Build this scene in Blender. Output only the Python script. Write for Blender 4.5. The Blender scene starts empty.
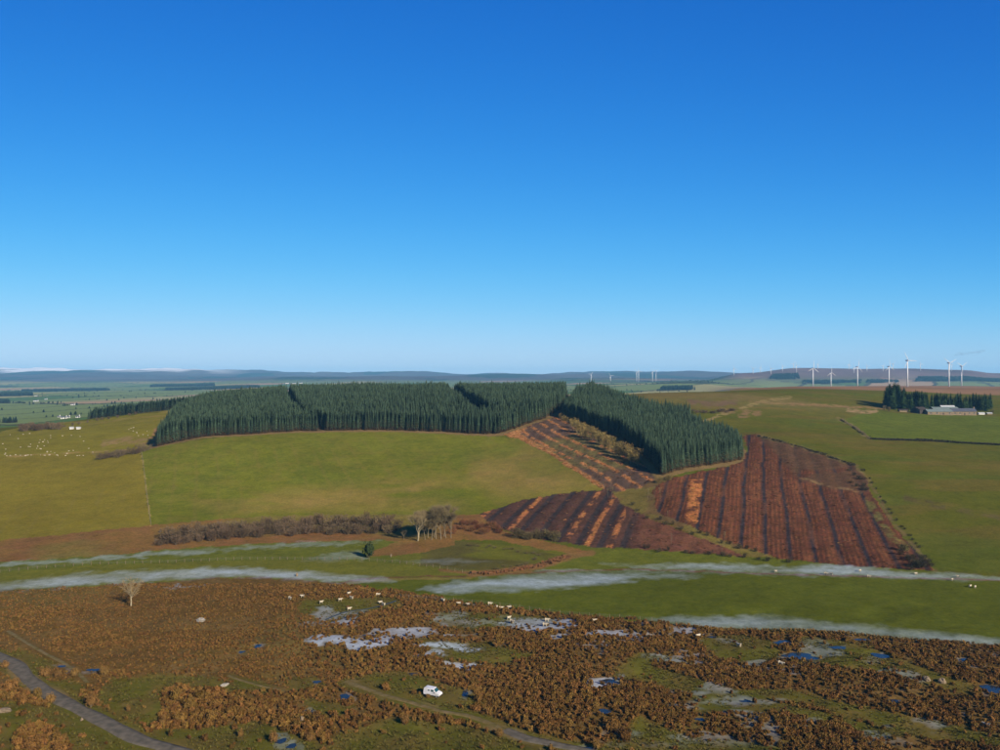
import bpy, math, random
import numpy as np
from mathutils import Vector, Matrix

random.seed(7)
rng = np.random.default_rng(11)
scene = bpy.context.scene
COL = scene.collection

# ------------------------------------------------------------------ camera, sky, sun, exposure
CAMZ, FPX, HV = 78.0, 785.0, 380.0          # drone height, focal length in px of a 1000 px wide picture, eye-level row
cam_d = bpy.data.cameras.new('camera')
cam = bpy.data.objects.new('camera', cam_d)
COL.objects.link(cam)
cam.location = (0, 0, CAMZ)
cam.rotation_euler = (math.radians(90), 0, 0)
cam_d.sensor_width = 36.0
cam_d.lens = 36.0 * FPX / 1000.0
cam_d.shift_y = (HV - 375.0) / 1000.0
cam_d.clip_start = 1.0
cam_d.clip_end = 90000.0
scene.camera = cam

SUN_EL, SUN_AZ = math.radians(26.0), math.radians(140.0)      # azimuth from +Y towards +X
world = bpy.data.worlds.new('World')
scene.world = world
world.use_nodes = True
wn, wl = world.node_tree.nodes, world.node_tree.links
bg = wn['Background']
sky = wn.new('ShaderNodeTexSky')
sky.sky_type = 'NISHITA'
sky.sun_disc = False
sky.sun_elevation = SUN_EL
sky.sun_rotation = SUN_AZ
sky.altitude = 300
sky.air_density = 1.0
sky.dust_density = 0.1
sky.ozone_density = 3.0
# the sky's own gradient, evened out across the compass and deepened: gain * c^p / (1 + f * c^q) per channel
tc = wn.new('ShaderNodeTexCoord'); mp = wn.new('ShaderNodeMapping'); mp.vector_type = 'TEXTURE'; mp.inputs['Scale'].default_value = (2.2, 1, 1)
nv = wn.new('ShaderNodeVectorMath'); nv.operation = 'NORMALIZE'
wl.new(tc.outputs['Generated'], mp.inputs['Vector']); wl.new(mp.outputs['Vector'], nv.inputs[0]); wl.new(nv.outputs[0], sky.inputs['Vector'])
sp = wn.new('ShaderNodeSeparateColor'); cb = wn.new('ShaderNodeCombineColor')
wl.new(sky.outputs['Color'], sp.inputs[0])
def wmath(op, a, c):
    k = wn.new('ShaderNodeMath'); k.operation = op
    for i, q in enumerate((a, c)):
        if isinstance(q, (int, float)): k.inputs[i].default_value = q
        else: wl.new(q, k.inputs[i])
    return k.outputs[0]
for i, (g_, p_, f_, q_) in enumerate(((0.0425, 2.3, 0.0017, 3.0), (0.325, 1.35, 0.0085, 2.0), (1.04, 0.9, 0.0062, 2.0))):
    c_ = sp.outputs[i]
    wl.new(wmath('DIVIDE', wmath('MULTIPLY', wmath('POWER', c_, p_), g_), wmath('ADD', wmath('MULTIPLY', wmath('POWER', c_, q_), f_), 1.0)), cb.inputs[i])
wl.new(cb.outputs[0], bg.inputs['Color'])
bg.inputs['Strength'].default_value = 0.10

sun_d = bpy.data.lights.new('sun', 'SUN')
sun_d.energy = 4.8
sun_d.angle = math.radians(0.5)
sun_d.color = (1.0, 0.87, 0.68)
sun = bpy.data.objects.new('sun', sun_d)
COL.objects.link(sun)
sdir = Vector((math.sin(SUN_AZ) * math.cos(SUN_EL), math.cos(SUN_AZ) * math.cos(SUN_EL), math.sin(SUN_EL)))
sun.rotation_euler = (-sdir).to_track_quat('-Z', 'Y').to_euler()
sun.location = (300, -300, 400)

vs = scene.view_settings
vs.view_transform = 'Standard'
vs.look = 'None'
vs.exposure = 1.0
vs.gamma = 1.0
vs.use_curve_mapping = False
scene.render.engine = 'CYCLES'
scene.cycles.max_bounces = 5
scene.cycles.volume_bounces = 0
scene.cycles.transparent_max_bounces = 8

# ------------------------------------------------------------------ small helpers
def sm(a, b, x):
    t = np.clip((x - a) / (b - a), 0, 1)
    return t * t * (3 - 2 * t)

_tab = rng.random((512, 512))
def vnoise(x, y):
    xi = np.floor(x).astype(np.int64); yi = np.floor(y).astype(np.int64)
    fx = x - xi; fy = y - yi
    fx = fx * fx * fx * (fx * (fx * 6 - 15) + 10); fy = fy * fy * fy * (fy * (fy * 6 - 15) + 10)
    a = _tab[xi & 511, yi & 511]; b = _tab[(xi + 1) & 511, yi & 511]
    c = _tab[xi & 511, (yi + 1) & 511]; d = _tab[(xi + 1) & 511, (yi + 1) & 511]
    return (a * (1 - fx) + b * fx) * (1 - fy) + (c * (1 - fx) + d * fx) * fy
def fbm(x, y, s, o=4):
    r = 0; amp = 0.5; f = 1.0 / s; tot = 0
    for k in range(o):
        ca, sa = math.cos(0.6 * k), math.sin(0.6 * k)
        r = r + amp * vnoise((x * ca - y * sa) * f + 17.3 * k, (x * sa + y * ca) * f - 9.1 * k); tot += amp
        amp *= 0.5; f *= 2.03
    return r / tot                                     # 0..1, mean 0.5

def tag(o, label=None, cat=None, group=None, kind=None):
    if label: o['label'] = label
    if cat: o['category'] = cat
    if group: o['group'] = group
    if kind: o['kind'] = kind
    return o
def empty(name, loc=(0, 0, 0), rz=0.0, s=1.0):
    o = bpy.data.objects.new(name, None); COL.objects.link(o)
    o.location = loc; o.rotation_euler = (0, 0, rz); o.scale = (s, s, s); o.empty_display_size = 0.3
    return o
def mesh_obj(name, verts, faces, mats, parent=None, smooth=False, midx=None):
    me = bpy.data.meshes.new(name)
    me.from_pydata([tuple(v) for v in verts], [], faces); me.update()
    for m in (mats if isinstance(mats, (list, tuple)) else [mats]): me.materials.append(m)
    if smooth: me.polygons.foreach_set('use_smooth', [True] * len(me.polygons))
    if midx is not None: me.polygons.foreach_set('material_index', midx)
    o = bpy.data.objects.new(name, me); COL.objects.link(o)
    if parent: o.parent = parent
    return o
def link_copy(me, name, parent=None):
    o = bpy.data.objects.new(name, me); COL.objects.link(o)
    if parent: o.parent = parent
    return o
def copy_tree(o, parent=None):
    c = o.copy(); COL.objects.link(c)
    if parent is not None: c.parent = parent
    for ch in o.children: copy_tree(ch, c)
    return c
class MB:
    def __init__(s): s.v = []; s.f = []
    def add(s, vs_, fs_):
        n = len(s.v); s.v += [tuple(p) for p in vs_]; s.f += [tuple(i + n for i in f) for f in fs_]
    def box(s, c, d, rz=0.0, taper=1.0):
        ca, sa = math.cos(rz), math.sin(rz); P = []
        for z in (-1, 1):
            t = 1.0 if z < 0 else taper
            for x, y in ((-1, -1), (1, -1), (1, 1), (-1, 1)):
                px, py = x * d[0] / 2 * t, y * d[1] / 2 * t
                P.append((c[0] + px * ca - py * sa, c[1] + px * sa + py * ca, c[2] + z * d[2] / 2))
        s.add(P, [(3, 2, 1, 0), (4, 5, 6, 7), (0, 1, 5, 4), (1, 2, 6, 5), (2, 3, 7, 6), (3, 0, 4, 7)])
    def tube(s, a, b, ra, rb, n=6, cap=True):
        a = Vector(a); b = Vector(b); d = (b - a)
        if d.length < 1e-6: return
        d.normalize(); u = d.orthogonal().normalized(); w = d.cross(u); P = []
        for p, r in ((a, ra), (b, rb)):
            for k in range(n):
                t = 2 * math.pi * k / n
                P.append(p + u * (math.cos(t) * r) + w * (math.sin(t) * r))
        F = [(k, (k + 1) % n, n + (k + 1) % n, n + k) for k in range(n)]
        if cap: F += [tuple(range(n - 1, -1, -1)), tuple(range(n, 2 * n))]
        s.add(P, F)
    def build(s, name, mat, parent=None, smooth=False): return mesh_obj(name, s.v, s.f, mat, parent, smooth)

# ------------------------------------------------------------------ materials
def new_mat(name):
    m = bpy.data.materials.new(name); m.use_nodes = True
    n, l = m.node_tree.nodes, m.node_tree.links
    b = n['Principled BSDF']; b.inputs['Roughness'].default_value = 0.9
    b.inputs['Specular IOR Level'].default_value = 0.15
    return m, n, l, b
def mat(name, c1, c2=None, scale=1.0, rough=0.9, spec=0.02, rnd=0.0, transl=0.0, metal=0.0, bump=0.0, detail=4):
    """noise between two colours, plus a per-object value shift"""
    m, n, l, b = new_mat(name)
    c2 = c2 or tuple(x * 0.75 for x in c1)
    c1 = tuple(x * 0.78 for x in c1); c2 = tuple(x * 0.78 for x in c2)
    tcn = n.new('ShaderNodeTexCoord'); nz = n.new('ShaderNodeTexNoise')
    nz.inputs['Scale'].default_value = scale; nz.inputs['Detail'].default_value = detail
    l.new(tcn.outputs['Object'], nz.inputs['Vector'])
    mr = n.new('ShaderNodeMapRange'); mr.inputs[1].default_value = 0.33; mr.inputs[2].default_value = 0.67
    l.new(nz.outputs['Fac'], mr.inputs[0])
    mx = n.new('ShaderNodeMix'); mx.data_type = 'RGBA'
    mx.inputs[6].default_value = (*c1, 1); mx.inputs[7].default_value = (*c2, 1)
    l.new(mr.outputs[0], mx.inputs[0])
    out = mx.outputs[2]
    if rnd:
        oi = n.new('ShaderNodeObjectInfo'); h = n.new('ShaderNodeHueSaturation')
        m1 = n.new('ShaderNodeMapRange'); m1.inputs[3].default_value = 1 - rnd; m1.inputs[4].default_value = 1 + rnd
        l.new(oi.outputs['Random'], m1.inputs[0]); l.new(m1.outputs[0], h.inputs['Value'])
        m2 = n.new('ShaderNodeMath'); m2.operation = 'MULTIPLY'; m2.inputs[1].default_value = 7.31
        fr = n.new('ShaderNodeMath'); fr.operation = 'FRACT'
        m3 = n.new('ShaderNodeMapRange'); m3.inputs[3].default_value = 0.5 - rnd * 0.025; m3.inputs[4].default_value = 0.5 + rnd * 0.045
        l.new(oi.outputs['Random'], m2.inputs[0]); l.new(m2.outputs[0], fr.inputs[0]); l.new(fr.outputs[0], m3.inputs[0])
        l.new(m3.outputs[0], h.inputs['Hue']); l.new(out, h.inputs['Color']); out = h.outputs['Color']
    l.new(out, b.inputs['Base Color'])
    b.inputs['Roughness'].default_value = rough; b.inputs['Specular IOR Level'].default_value = spec; b.inputs['Metallic'].default_value = metal
    if bump:
        bp = n.new('ShaderNodeBump'); bp.inputs['Strength'].default_value = 1.0; bp.inputs['Distance'].default_value = bump
        l.new(nz.outputs['Fac'], bp.inputs['Height']); l.new(bp.outputs['Normal'], b.inputs['Normal'])
    if transl:
        tr = n.new('ShaderNodeBsdfTranslucent'); ms = n.new('ShaderNodeMixShader'); ms.inputs[0].default_value = transl
        l.new(out, tr.inputs['Color']); l.new(b.outputs[0], ms.inputs[1]); l.new(tr.outputs[0], ms.inputs[2])
        l.new(ms.outputs[0], n['Material Output'].inputs['Surface'])
    return m

def ground_material():
    m, n, l, b = new_mat('ground_cover')
    ca = n.new('ShaderNodeAttribute'); ca.attribute_name = 'col'
    fa = n.new('ShaderNodeAttribute'); fa.attribute_name = 'frost'
    ra = n.new('ShaderNodeAttribute'); ra.attribute_name = 'grain'
    geo = n.new('ShaderNodeNewGeometry')
    def noise(scale, det, rough=0.6):
        z = n.new('ShaderNodeTexNoise'); z.inputs['Scale'].default_value = scale; z.inputs['Detail'].default_value = det
        z.inputs['Roughness'].default_value = rough; l.new(geo.outputs['Position'], z.inputs['Vector']); return z
    def mth(op, a, c):
        k = n.new('ShaderNodeMath'); k.operation = op
        for i, q in enumerate((a, c)):
            if isinstance(q, (int, float)): k.inputs[i].default_value = q
            else: l.new(q, k.inputs[i])
        return k.outputs[0]
    n1 = noise(0.9, 6, 0.7); n2 = noise(0.07, 5); n3 = noise(0.25, 6, 0.65)
    g = mth('MULTIPLY', mth('SUBTRACT', n1.outputs['Fac'], 0.5), ra.outputs['Fac'])
    g2 = mth('MULTIPLY', mth('SUBTRACT', n3.outputs['Fac'], 0.5), ra.outputs['Fac'])
    v = mth('ADD', mth('ADD', 1.0, mth('MULTIPLY', g, 1.8)), mth('ADD', mth('MULTIPLY', g2, 1.2), mth('MULTIPLY', mth('SUBTRACT', n2.outputs['Fac'], 0.5), 0.65)))
    v = mth('MULTIPLY', mth('MAXIMUM', v, 0.15), 0.78)
    hsv = n.new('ShaderNodeHueSaturation'); l.new(ca.outputs['Color'], hsv.inputs['Color']); l.new(v, hsv.inputs['Value'])
    hu = mth('ADD', 0.5, mth('MULTIPLY', mth('SUBTRACT', n3.outputs['Fac'], 0.5), -0.05)); l.new(hu, hsv.inputs['Hue'])
    # hoar frost: the attribute moved up and down by a streaky noise
    fn = mth('ADD', fa.outputs['Fac'], mth('MULTIPLY', mth('MULTIPLY', mth('ADD', mth('SUBTRACT', n3.outputs['Fac'], 0.5), mth('MULTIPLY', mth('SUBTRACT', n1.outputs['Fac'], 0.5), 0.6)), fa.outputs['Fac']), 1.2))
    mr = n.new('ShaderNodeMapRange'); mr.interpolation_type = 'SMOOTHSTEP'
    mr.interpolation_type = 'LINEAR'; mr.inputs[1].default_value = 0.12; mr.inputs[2].default_value = 1.2; l.new(fn, mr.inputs[0])
    ff = mth('MULTIPLY', mr.outputs[0], 0.50)
    mx = n.new('ShaderNodeMix'); mx.data_type = 'RGBA'; mx.inputs[7].default_value = (0.44, 0.54, 0.65, 1)
    l.new(ff, mx.inputs[0]); l.new(hsv.outputs['Color'], mx.inputs[6]); l.new(mx.outputs[2], b.inputs['Base Color'])
    b.inputs['Roughness'].default_value = 1.0; b.inputs['Specular IOR Level'].default_value = 0.0
    bp = n.new('ShaderNodeBump'); bp.inputs['Strength'].default_value = 0.6; bp.inputs['Distance'].default_value = 0.25
    hgt = mth('MULTIPLY', mth('ADD', n1.outputs['Fac'], n3.outputs['Fac']), ra.outputs['Fac'])
    l.new(hgt, bp.inputs['Height']); l.new(bp.outputs['Normal'], b.inputs['Normal'])
    return m
M_GROUND = ground_material()
M_NEEDLE = mat('conifer_needles', (0.036, 0.062, 0.040), (0.060, 0.088, 0.048), 9.0, rnd=0.45, transl=0.12)
M_NEEDLE2 = mat('pine_needles', (0.022, 0.045, 0.018), (0.035, 0.06, 0.02), 9.0, rnd=0.25, transl=0.1)
M_DEADTWIG = mat('dead_conifer_twigs', (0.115, 0.068, 0.034), (0.07, 0.05, 0.025), 12.0, rnd=0.2)
M_TRUNK = mat('conifer_bark', (0.16, 0.09, 0.05), (0.09, 0.055, 0.035), 6.0, rnd=0.2)
M_PALEBARK = mat('pale_bark', (0.38, 0.32, 0.21), (0.22, 0.18, 0.11), 3.0)
M_BARK = mat('grey_bark', (0.20, 0.16, 0.10), (0.13, 0.10, 0.065), 3.0)
M_TWIG = mat('bare_twigs', (0.29, 0.22, 0.11), (0.19, 0.145, 0.075)
              , 1.0, rnd=0.15)
M_GREYTWIG = mat('grey_brown_twigs', (0.19, 0.145, 0.075), (0.12, 0.095, 0.055), 1.0, rnd=0.3)
M_PURPLE = mat('purple_twigs', (0.125, 0.085, 0.050), (0.085, 0.062, 0.04), 0.7, rnd=0.3)
M_RUST = mat('rusty_scrub', (0.17, 0.06, 0.03), (0.10, 0.06, 0.03), 0.7, rnd=0.3)
M_LARCH = mat('yellow_larch_twigs', (0.23, 0.16, 0.055), (0.14, 0.105, 0.04), 0.8, rnd=0.2)
M_WILLOW = mat('willow_scrub', (0.13, 0.10, 0.045), (0.09, 0.075, 0.035), 0.8, rnd=0.25)
M_DARKSCRUB = mat('dark_scrub', (0.055, 0.045, 0.025), (0.035, 0.035, 0.018), 0.8, rnd=0.3)
M_BRACKEN = mat('dead_bracken', (0.196, 0.100, 0.029), (0.105, 0.058, 0.018), 1.1, rnd=0.42, transl=0.12)
M_BRACKEN2 = mat('tawny_scrub', (0.23, 0.13, 0.042), (0.14, 0.078, 0.026), 1.1, rnd=0.15, transl=0.12)
M_EVERGREEN = mat('holly_leaves', (0.045, 0.06, 0.02), (0.03, 0.045, 0.016), 1.2)
M_BRASH = mat('brash_and_cut_timber', (0.40, 0.165, 0.06), (0.20, 0.075, 0.03), 2.0, rnd=0.5)
M_STUMP = mat('stump_wood', (0.15, 0.065, 0.035), (0.07, 0.032, 0.02), 2.0, rnd=0.5)
M_ASPH = mat('asphalt', (0.140, 0.120, 0.090), (0.080, 0.072, 0.055), 0.6, rough=0.85, bump=0.01)
M_GRAVEL = mat('pale_gravel', (0.17, 0.125, 0.06), (0.10, 0.08, 0.02), 0.6)
M_WATER = mat('stream_water', (0.02, 0.03, 0.035), (0.03, 0.03, 0.025), 0.5, rough=0.4, spec=0.2)
M_FROSTSHADE = mat('frost_shade_blue', (0.012, 0.022, 0.035), (0.018, 0.028, 0.04), 0.3, rough=0.12, spec=0.18)  # glossy dark blue, shade on frost put into the colour
M_WHITE = mat('turbine_white_paint', (0.66, 0.66, 0.66), (0.60, 0.61, 0.62), 0.2, rough=0.5, spec=0.4)
M_FLEECE = mat('sheep_fleece', (0.46, 0.40, 0.30), (0.36, 0.31, 0.22), 4.0, rnd=0.15)
M_POST = mat('weathered_post', (0.20, 0.15, 0.09), (0.13, 0.10, 0.07), 4.0)
M_WIRE = mat('fence_wire', (0.25, 0.25, 0.25), (0.2, 0.2, 0.2), 1.0, rough=0.4)
M_ROCK = mat('grey_rock', (0.33, 0.30, 0.25), (0.20, 0.18, 0.15), 1.5, bump=0.1)
M_STONE = mat('rubble_stone', (0.24, 0.18, 0.115), (0.15, 0.115, 0.075), 0.9, bump=0.03)
M_RENDER = mat('white_render', (0.64, 0.63, 0.60), (0.54, 0.53, 0.51), 0.5)
M_SLATE = mat('slate_roof', (0.085, 0.095, 0.12), (0.06, 0.065, 0.085), 1.0, rough=0.6)
M_SHEET = mat('green_grey_sheet_roof', (0.15, 0.19, 0.18), (0.12, 0.15, 0.145), 0.4, rough=0.6)
M_PALESHEET = mat('pale_sheet_roof', (0.42, 0.44, 0.44), (0.34, 0.36, 0.36), 0.4, rough=0.6)
M_TIMBER = mat('dark_timber_boards', (0.06, 0.05, 0.045), (0.035, 0.03, 0.03), 0.8)
M_GLASS = mat('window_glass', (0.02, 0.025, 0.03), (0.03, 0.035, 0.04), 1.0, rough=0.08, spec=0.6)
M_VAN = mat('white_van_paint', (0.68, 0.68, 0.70), (0.50, 0.49, 0.47), 0.6, rough=0.3, spec=0.5)
M_TEAL = mat('teal_glass', (0.015, 0.07, 0.08), (0.02, 0.05, 0.06), 1.0, rough=0.1, spec=0.6)
M_TYRE = mat('tyre_rubber', (0.02, 0.02, 0.02), (0.03, 0.03, 0.03), 5.0)
M_RIM = mat('steel_rim', (0.45, 0.45, 0.47), (0.35, 0.35, 0.37), 5.0, rough=0.4, metal=0.6)
M_LAMP = mat('lamp_glass', (0.7, 0.7, 0.72), (0.6, 0.6, 0.62), 5.0, rough=0.15, spec=0.6)
M_RED = mat('red_lamp_glass', (0.4, 0.02, 0.02), (0.3, 0.02, 0.02), 5.0, rough=0.2, spec=0.5)

# ------------------------------------------------------------------ terrain height
def wp(u, v, d): return ((u - 500) / FPX * d, d, CAMZ - (v - HV) / FPX * d)
CP = [(t * d, d, 0.0) for d in (20, 70, 130, 190, 250, 300) for t in (-1.15, -0.7, -0.35, 0, 0.35, 0.7, 1.15)]
CP += [wp(*q) for q in [
    (-400, 552, 355), (-150, 556, 346), (0, 541, 372), (150, 526, 398), (300, 516, 425), (450, 518, 418), (480, 516, 415),
    (0, 500, 450), (150, 490, 470), (300, 475, 505), (420, 475, 505),
    (605, 490, 450), (640, 492, 440), (545, 541, 375), (625, 549, 362), (750, 557, 346), (930, 571, 318), (1000, 578, 308), (1200, 580, 302),
    (660, 477, 452), (745, 460, 520), (700, 520, 385), (800, 500, 430), (868, 480, 465), (850, 467, 495), (800, 447, 560), (755, 437, 600),
    (900, 500, 425), (1000, 520, 388), (1000, 450, 570), (1200, 450, 575), (870, 441, 600), (1000, 446, 590), (842, 420, 720),
    (930, 413, 800), (1000, 416, 785), (1200, 418, 780), (900, 399, 950), (750, 392, 900), (800, 391, 950), (700, 400, 800),
    (690, 432, 640), (660, 420, 690), (715, 443, 600), (650, 393, 900), (585, 430, 590), (610, 440, 550), (640, 462, 490),
    (200, 437, 595), (300, 432, 620), (400, 431, 625), (500, 435, 600), (155, 447, 570), (545, 425, 610), (560, 415, 660),
    (545, 452, 545), (520, 440, 585), (0, 457, 560), (140, 450, 575), (0, 432, 720), (60, 424, 760), (150, 412, 820), (100, 418, 790),
    (-150, 458, 560), (-150, 440, 690), (-400, 460, 560), (-400, 440, 700)]]
CP += [((u - 500) / FPX * d, d, z) for u, d, z in [(600, 820, 58.5), (520, 800, 58.5), (450, 850, 59), (380, 740, 52), (300, 830, 56.5), (230, 790, 49)]]
# beyond a kilometre: eye-level rows of the land along each bearing
FD = np.array([1000, 1500, 2600, 4000, 5800, 7500, 9500, 12000, 14500, 17000.])
FU = np.array([-700, -150, 0, 150, 300, 450, 600, 700, 745, 800, 900, 960, 1000, 1150, 1700.])
FV = np.array([
    [432, 420, 403, 393, 387, 381, 375.5, 369.0, 378, 379],
    [432, 420, 403, 393, 387, 381, 375.5, 369.0, 378, 379],
    [430, 419, 403, 393, 387, 381, 375.0, 368.0, 378, 379],
    [418, 412, 400, 391, 386, 380, 375.0, 369.5, 378, 379],
    [399, 402, 396, 389, 384, 379, 376.5, 374.5, 378, 379],
    [399, 400, 395, 387, 382, 377, 377.5, 373.5, 378, 379],
    [397, 398, 393, 385, 380.5, 378, 374.0, 375, 378, 379],
    [393, 396, 394, 381.5, 382, 379, 371.5, 375, 378, 379],
    [390, 388, 389, 386, 373.0, 377, 374, 375, 378, 379],
    [389.5, 386.5, 386.5, 394, 367.5, 376, 377, 377, 379, 379],
    [393, 387.5, 386, 394, 366.5, 375, 377, 377, 379, 379],
    [396, 388.5, 386, 392, 368, 374, 376, 377, 379, 379],
    [397, 389, 386.5, 391, 372, 373, 376, 377, 379, 379],
    [397, 389, 386.5, 391, 371, 373, 376, 377, 379, 379],
    [397, 389, 386.5, 391, 371, 373, 376, 377, 379, 379]])
for u in (0, 150, 300, 450, 600, 700, 800, 900, 1000):
    CP.append(wp(u, np.interp(u, FU, FV[:, 0]), 1000)); CP.append(wp(u, np.interp(u, FU, 0.6 * FV[:, 0] + 0.4 * FV[:, 1]), 1180))
CP = np.array(CP)
_S = 200.0
_P = CP[:, :2] / _S
def _tps(r2): return np.where(r2 > 1e-12, 0.5 * r2 * np.log(np.maximum(r2, 1e-12)), 0)
_A = _tps(((_P[:, None, :] - _P[None, :, :]) ** 2).sum(2)) + np.eye(len(CP)) * 0.004
_B = np.hstack([np.ones((len(CP), 1)), _P])
_K = np.block([[_A, _B], [_B.T, np.zeros((3, 3))]])
_W = np.linalg.solve(_K, np.concatenate([CP[:, 2], np.zeros(3)]))
def z_near(x, y):
    px, py = x / _S, y / _S
    r = _W[-3] + _W[-2] * px + _W[-1] * py
    for k in range(len(CP)):
        r = r + _W[k] * _tps((px - _P[k, 0]) ** 2 + (py - _P[k, 1]) ** 2)
    return r
_LD = np.log(FD)
def z_far(x, y):
    d = np.maximum(y, 300); u = 500 + FPX * x / d
    iu = np.clip(np.searchsorted(FU, u) - 1, 0, len(FU) - 2); fu = sm(0, 1, np.clip((u - FU[iu]) / (FU[iu + 1] - FU[iu]), 0, 1))
    ld = np.log(d); i = np.clip(np.searchsorted(_LD, ld) - 1, 0, len(FD) - 2); f = np.clip((ld - _LD[i]) / (_LD[i + 1] - _LD[i]), 0, 1)
    f = 0.5 * f + 0.5 * sm(0, 1, f)
    v = (FV[iu, i] * (1 - fu) + FV[iu + 1, i] * fu) * (1 - f) + (FV[iu, i + 1] * (1 - fu) + FV[iu + 1, i + 1] * fu) * f
    amp = d * 0.0060 * sm(1200, 5000, d)
    return CAMZ - (v - HV) / FPX * d + amp * (fbm(x, y, 1700.0, 4) - 0.5) * 1.6 + amp * 0.6 * (fbm(x, y, 5200.0, 3) - 0.5) + amp * (0.55 + 0.8 * sm(9000, 11000, d)) * (fbm(x + 5000, y, 620.0, 3) - 0.5)
ROADS = []                                      # polylines (world xy, half width) that stay smooth
def pl_dist(x, y, pts):
    r = np.full(np.shape(x), 1e9)
    for (ax, ay), (bx, by) in zip(pts[:-1], pts[1:]):
        dx, dy = bx - ax, by - ay
        t = np.clip(((x - ax) * dx + (y - ay) * dy) / (dx * dx + dy * dy + 1e-9), 0, 1)
        r = np.minimum(r, (x - ax - t * dx) ** 2 + (y - ay - t * dy) ** 2)
    return np.sqrt(r)
FROST_SHADES = []                                      # centre, level, half axes of the blue sheets added for shaded frost
def H(x, y):
    x = np.atleast_1d(np.asarray(x, float)); y = np.atleast_1d(np.asarray(y, float))
    k = sm(1000, 1160, y)
    z = np.zeros(x.shape)
    a = k < 1; b = k > 0
    zn = np.zeros(x.shape); zf = np.zeros(x.shape)
    if a.any(): zn[a] = z_near(x[a], y[a])
    if b.any(): zf[b] = z_far(x[b], y[b])
    z = zn * (1 - k) + zf * k
    near = 1 - sm(215, 330, y)
    bump = 2.4 * (fbm(x, y, 34.0, 3) - 0.5) + 1.0 * (fbm(x + 91, y, 9.0, 3) - 0.5)
    if ROADS and (y < 420).any():
        for pts, hw in ROADS: bump = bump * sm(hw + 0.6, hw + 6, pl_dist(x, y, pts))
    mid = (1 - near) * (1 - sm(900, 1200, y))
    z = z + near * bump
    for cx, cy, cz, ca, cb_ in FROST_SHADES:
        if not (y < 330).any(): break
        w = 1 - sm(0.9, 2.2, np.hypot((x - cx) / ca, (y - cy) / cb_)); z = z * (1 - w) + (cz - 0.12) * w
    return z + mid * (1.3 * (fbm(x, y, 70.0, 3) - 0.5) + 0.35 * (fbm(x, y, 12.0, 2) - 0.5))
def Hz(x, y): return float(H(x, y)[0])
_MD = np.concatenate([np.arange(90, 1150, 1.0), np.geomspace(1150, 16500, 1500)])
def ray(u, v, dmin=0):
    """where the line of sight through picture point (u, v) meets the land"""
    d = _MD[_MD >= dmin]
    x = (u - 500) / FPX * d; zr = CAMZ - (v - HV) / FPX * d
    h = H(x, d); hit = np.nonzero(h >= zr)[0]
    i = hit[0] if len(hit) else len(d) - 1
    return (float(x[i]), float(d[i]), float(h[i]))
def px2w(pts): return [ray(u, v)[:2] for u, v in pts]

P_ROAD = [(-40, 640), (-12, 655), (13.5, 666), (30, 681), (52, 694), (72, 705), (97, 717), (119, 729), (140, 740), (163, 749), (195, 761), (235, 776)]
P_TRACK = [(350, 684), (385, 697), (410, 704), (440, 711), (470, 718), (505, 729)]
P_LANE = [(505, 729), (525, 734), (545, 739), (565, 744.5), (590, 752), (620, 763)]
P_PATH = [(8, 632), (25, 643), (45, 655), (62, 663), (76, 671), (88, 682)]
P_PATH2 = [(228, 678), (255, 684), (284, 692)]
P_BURN = [(396, 601), (384, 605), (368, 609), (345, 612.5), (325, 618)]
W_ROAD, W_TRACK, W_LANE, W_PATH, W_PATH2, W_BURN = [px2w(p) for p in (P_ROAD, P_TRACK, P_LANE, P_PATH, P_PATH2, P_BURN)]
ROADS += [(W_ROAD, 2.0), (W_TRACK + W_LANE[1:], 1.6), (W_PATH, 0.7), (W_PATH2, 0.7), (W_BURN, 0.8)]

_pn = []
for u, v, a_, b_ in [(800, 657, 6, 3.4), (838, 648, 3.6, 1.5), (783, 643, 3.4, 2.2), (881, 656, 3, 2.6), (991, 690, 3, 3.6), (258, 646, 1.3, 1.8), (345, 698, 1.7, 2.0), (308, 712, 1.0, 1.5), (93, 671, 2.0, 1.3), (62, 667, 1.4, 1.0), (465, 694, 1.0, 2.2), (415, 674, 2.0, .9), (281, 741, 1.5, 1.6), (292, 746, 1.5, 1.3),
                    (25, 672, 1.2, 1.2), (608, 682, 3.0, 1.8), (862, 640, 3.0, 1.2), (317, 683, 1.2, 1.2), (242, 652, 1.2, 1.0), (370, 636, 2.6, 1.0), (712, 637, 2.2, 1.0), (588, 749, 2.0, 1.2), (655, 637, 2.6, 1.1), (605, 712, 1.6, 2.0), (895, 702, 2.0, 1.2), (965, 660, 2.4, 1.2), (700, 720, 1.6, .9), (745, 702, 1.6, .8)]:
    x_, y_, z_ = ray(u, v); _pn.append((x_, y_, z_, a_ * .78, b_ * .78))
FROST_SHADES += _pn

# ------------------------------------------------------------------ what covers the land (picture outlines laid onto the land)
def inside(u, v, poly):
    r = np.zeros(u.shape, bool); n = len(poly)
    for i in range(n):
        x1, y1 = poly[i]; x2, y2 = poly[(i + 1) % n]
        if y1 == y2: continue
        c = ((y1 > v) != (y2 > v)) & (u < (x2 - x1) * (v - y1) / (y2 - y1) + x1)
        r ^= c
    return r
def soft(u, v, poly, w, vs_=1.0):
    """1 inside, 0 outside, falling off over w picture points (vs_ stretches rows)"""
    P = np.array(poly, float); out = np.zeros(u.shape)
    s = (u > P[:, 0].min() - w) & (u < P[:, 0].max() + w) & (v > P[:, 1].min() - w) & (v < P[:, 1].max() + w)
    if not s.any(): return out
    us, v_ = u[s], v[s]
    q = [(a, b * vs_) for a, b in poly]
    d = pl_dist(us, v_ * vs_, q + [q[0]]); sg = np.where(inside(us, v_, poly), d, -d)
    out[s] = sm(-w * 0.5, w * 0.5, sg); return out

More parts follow.
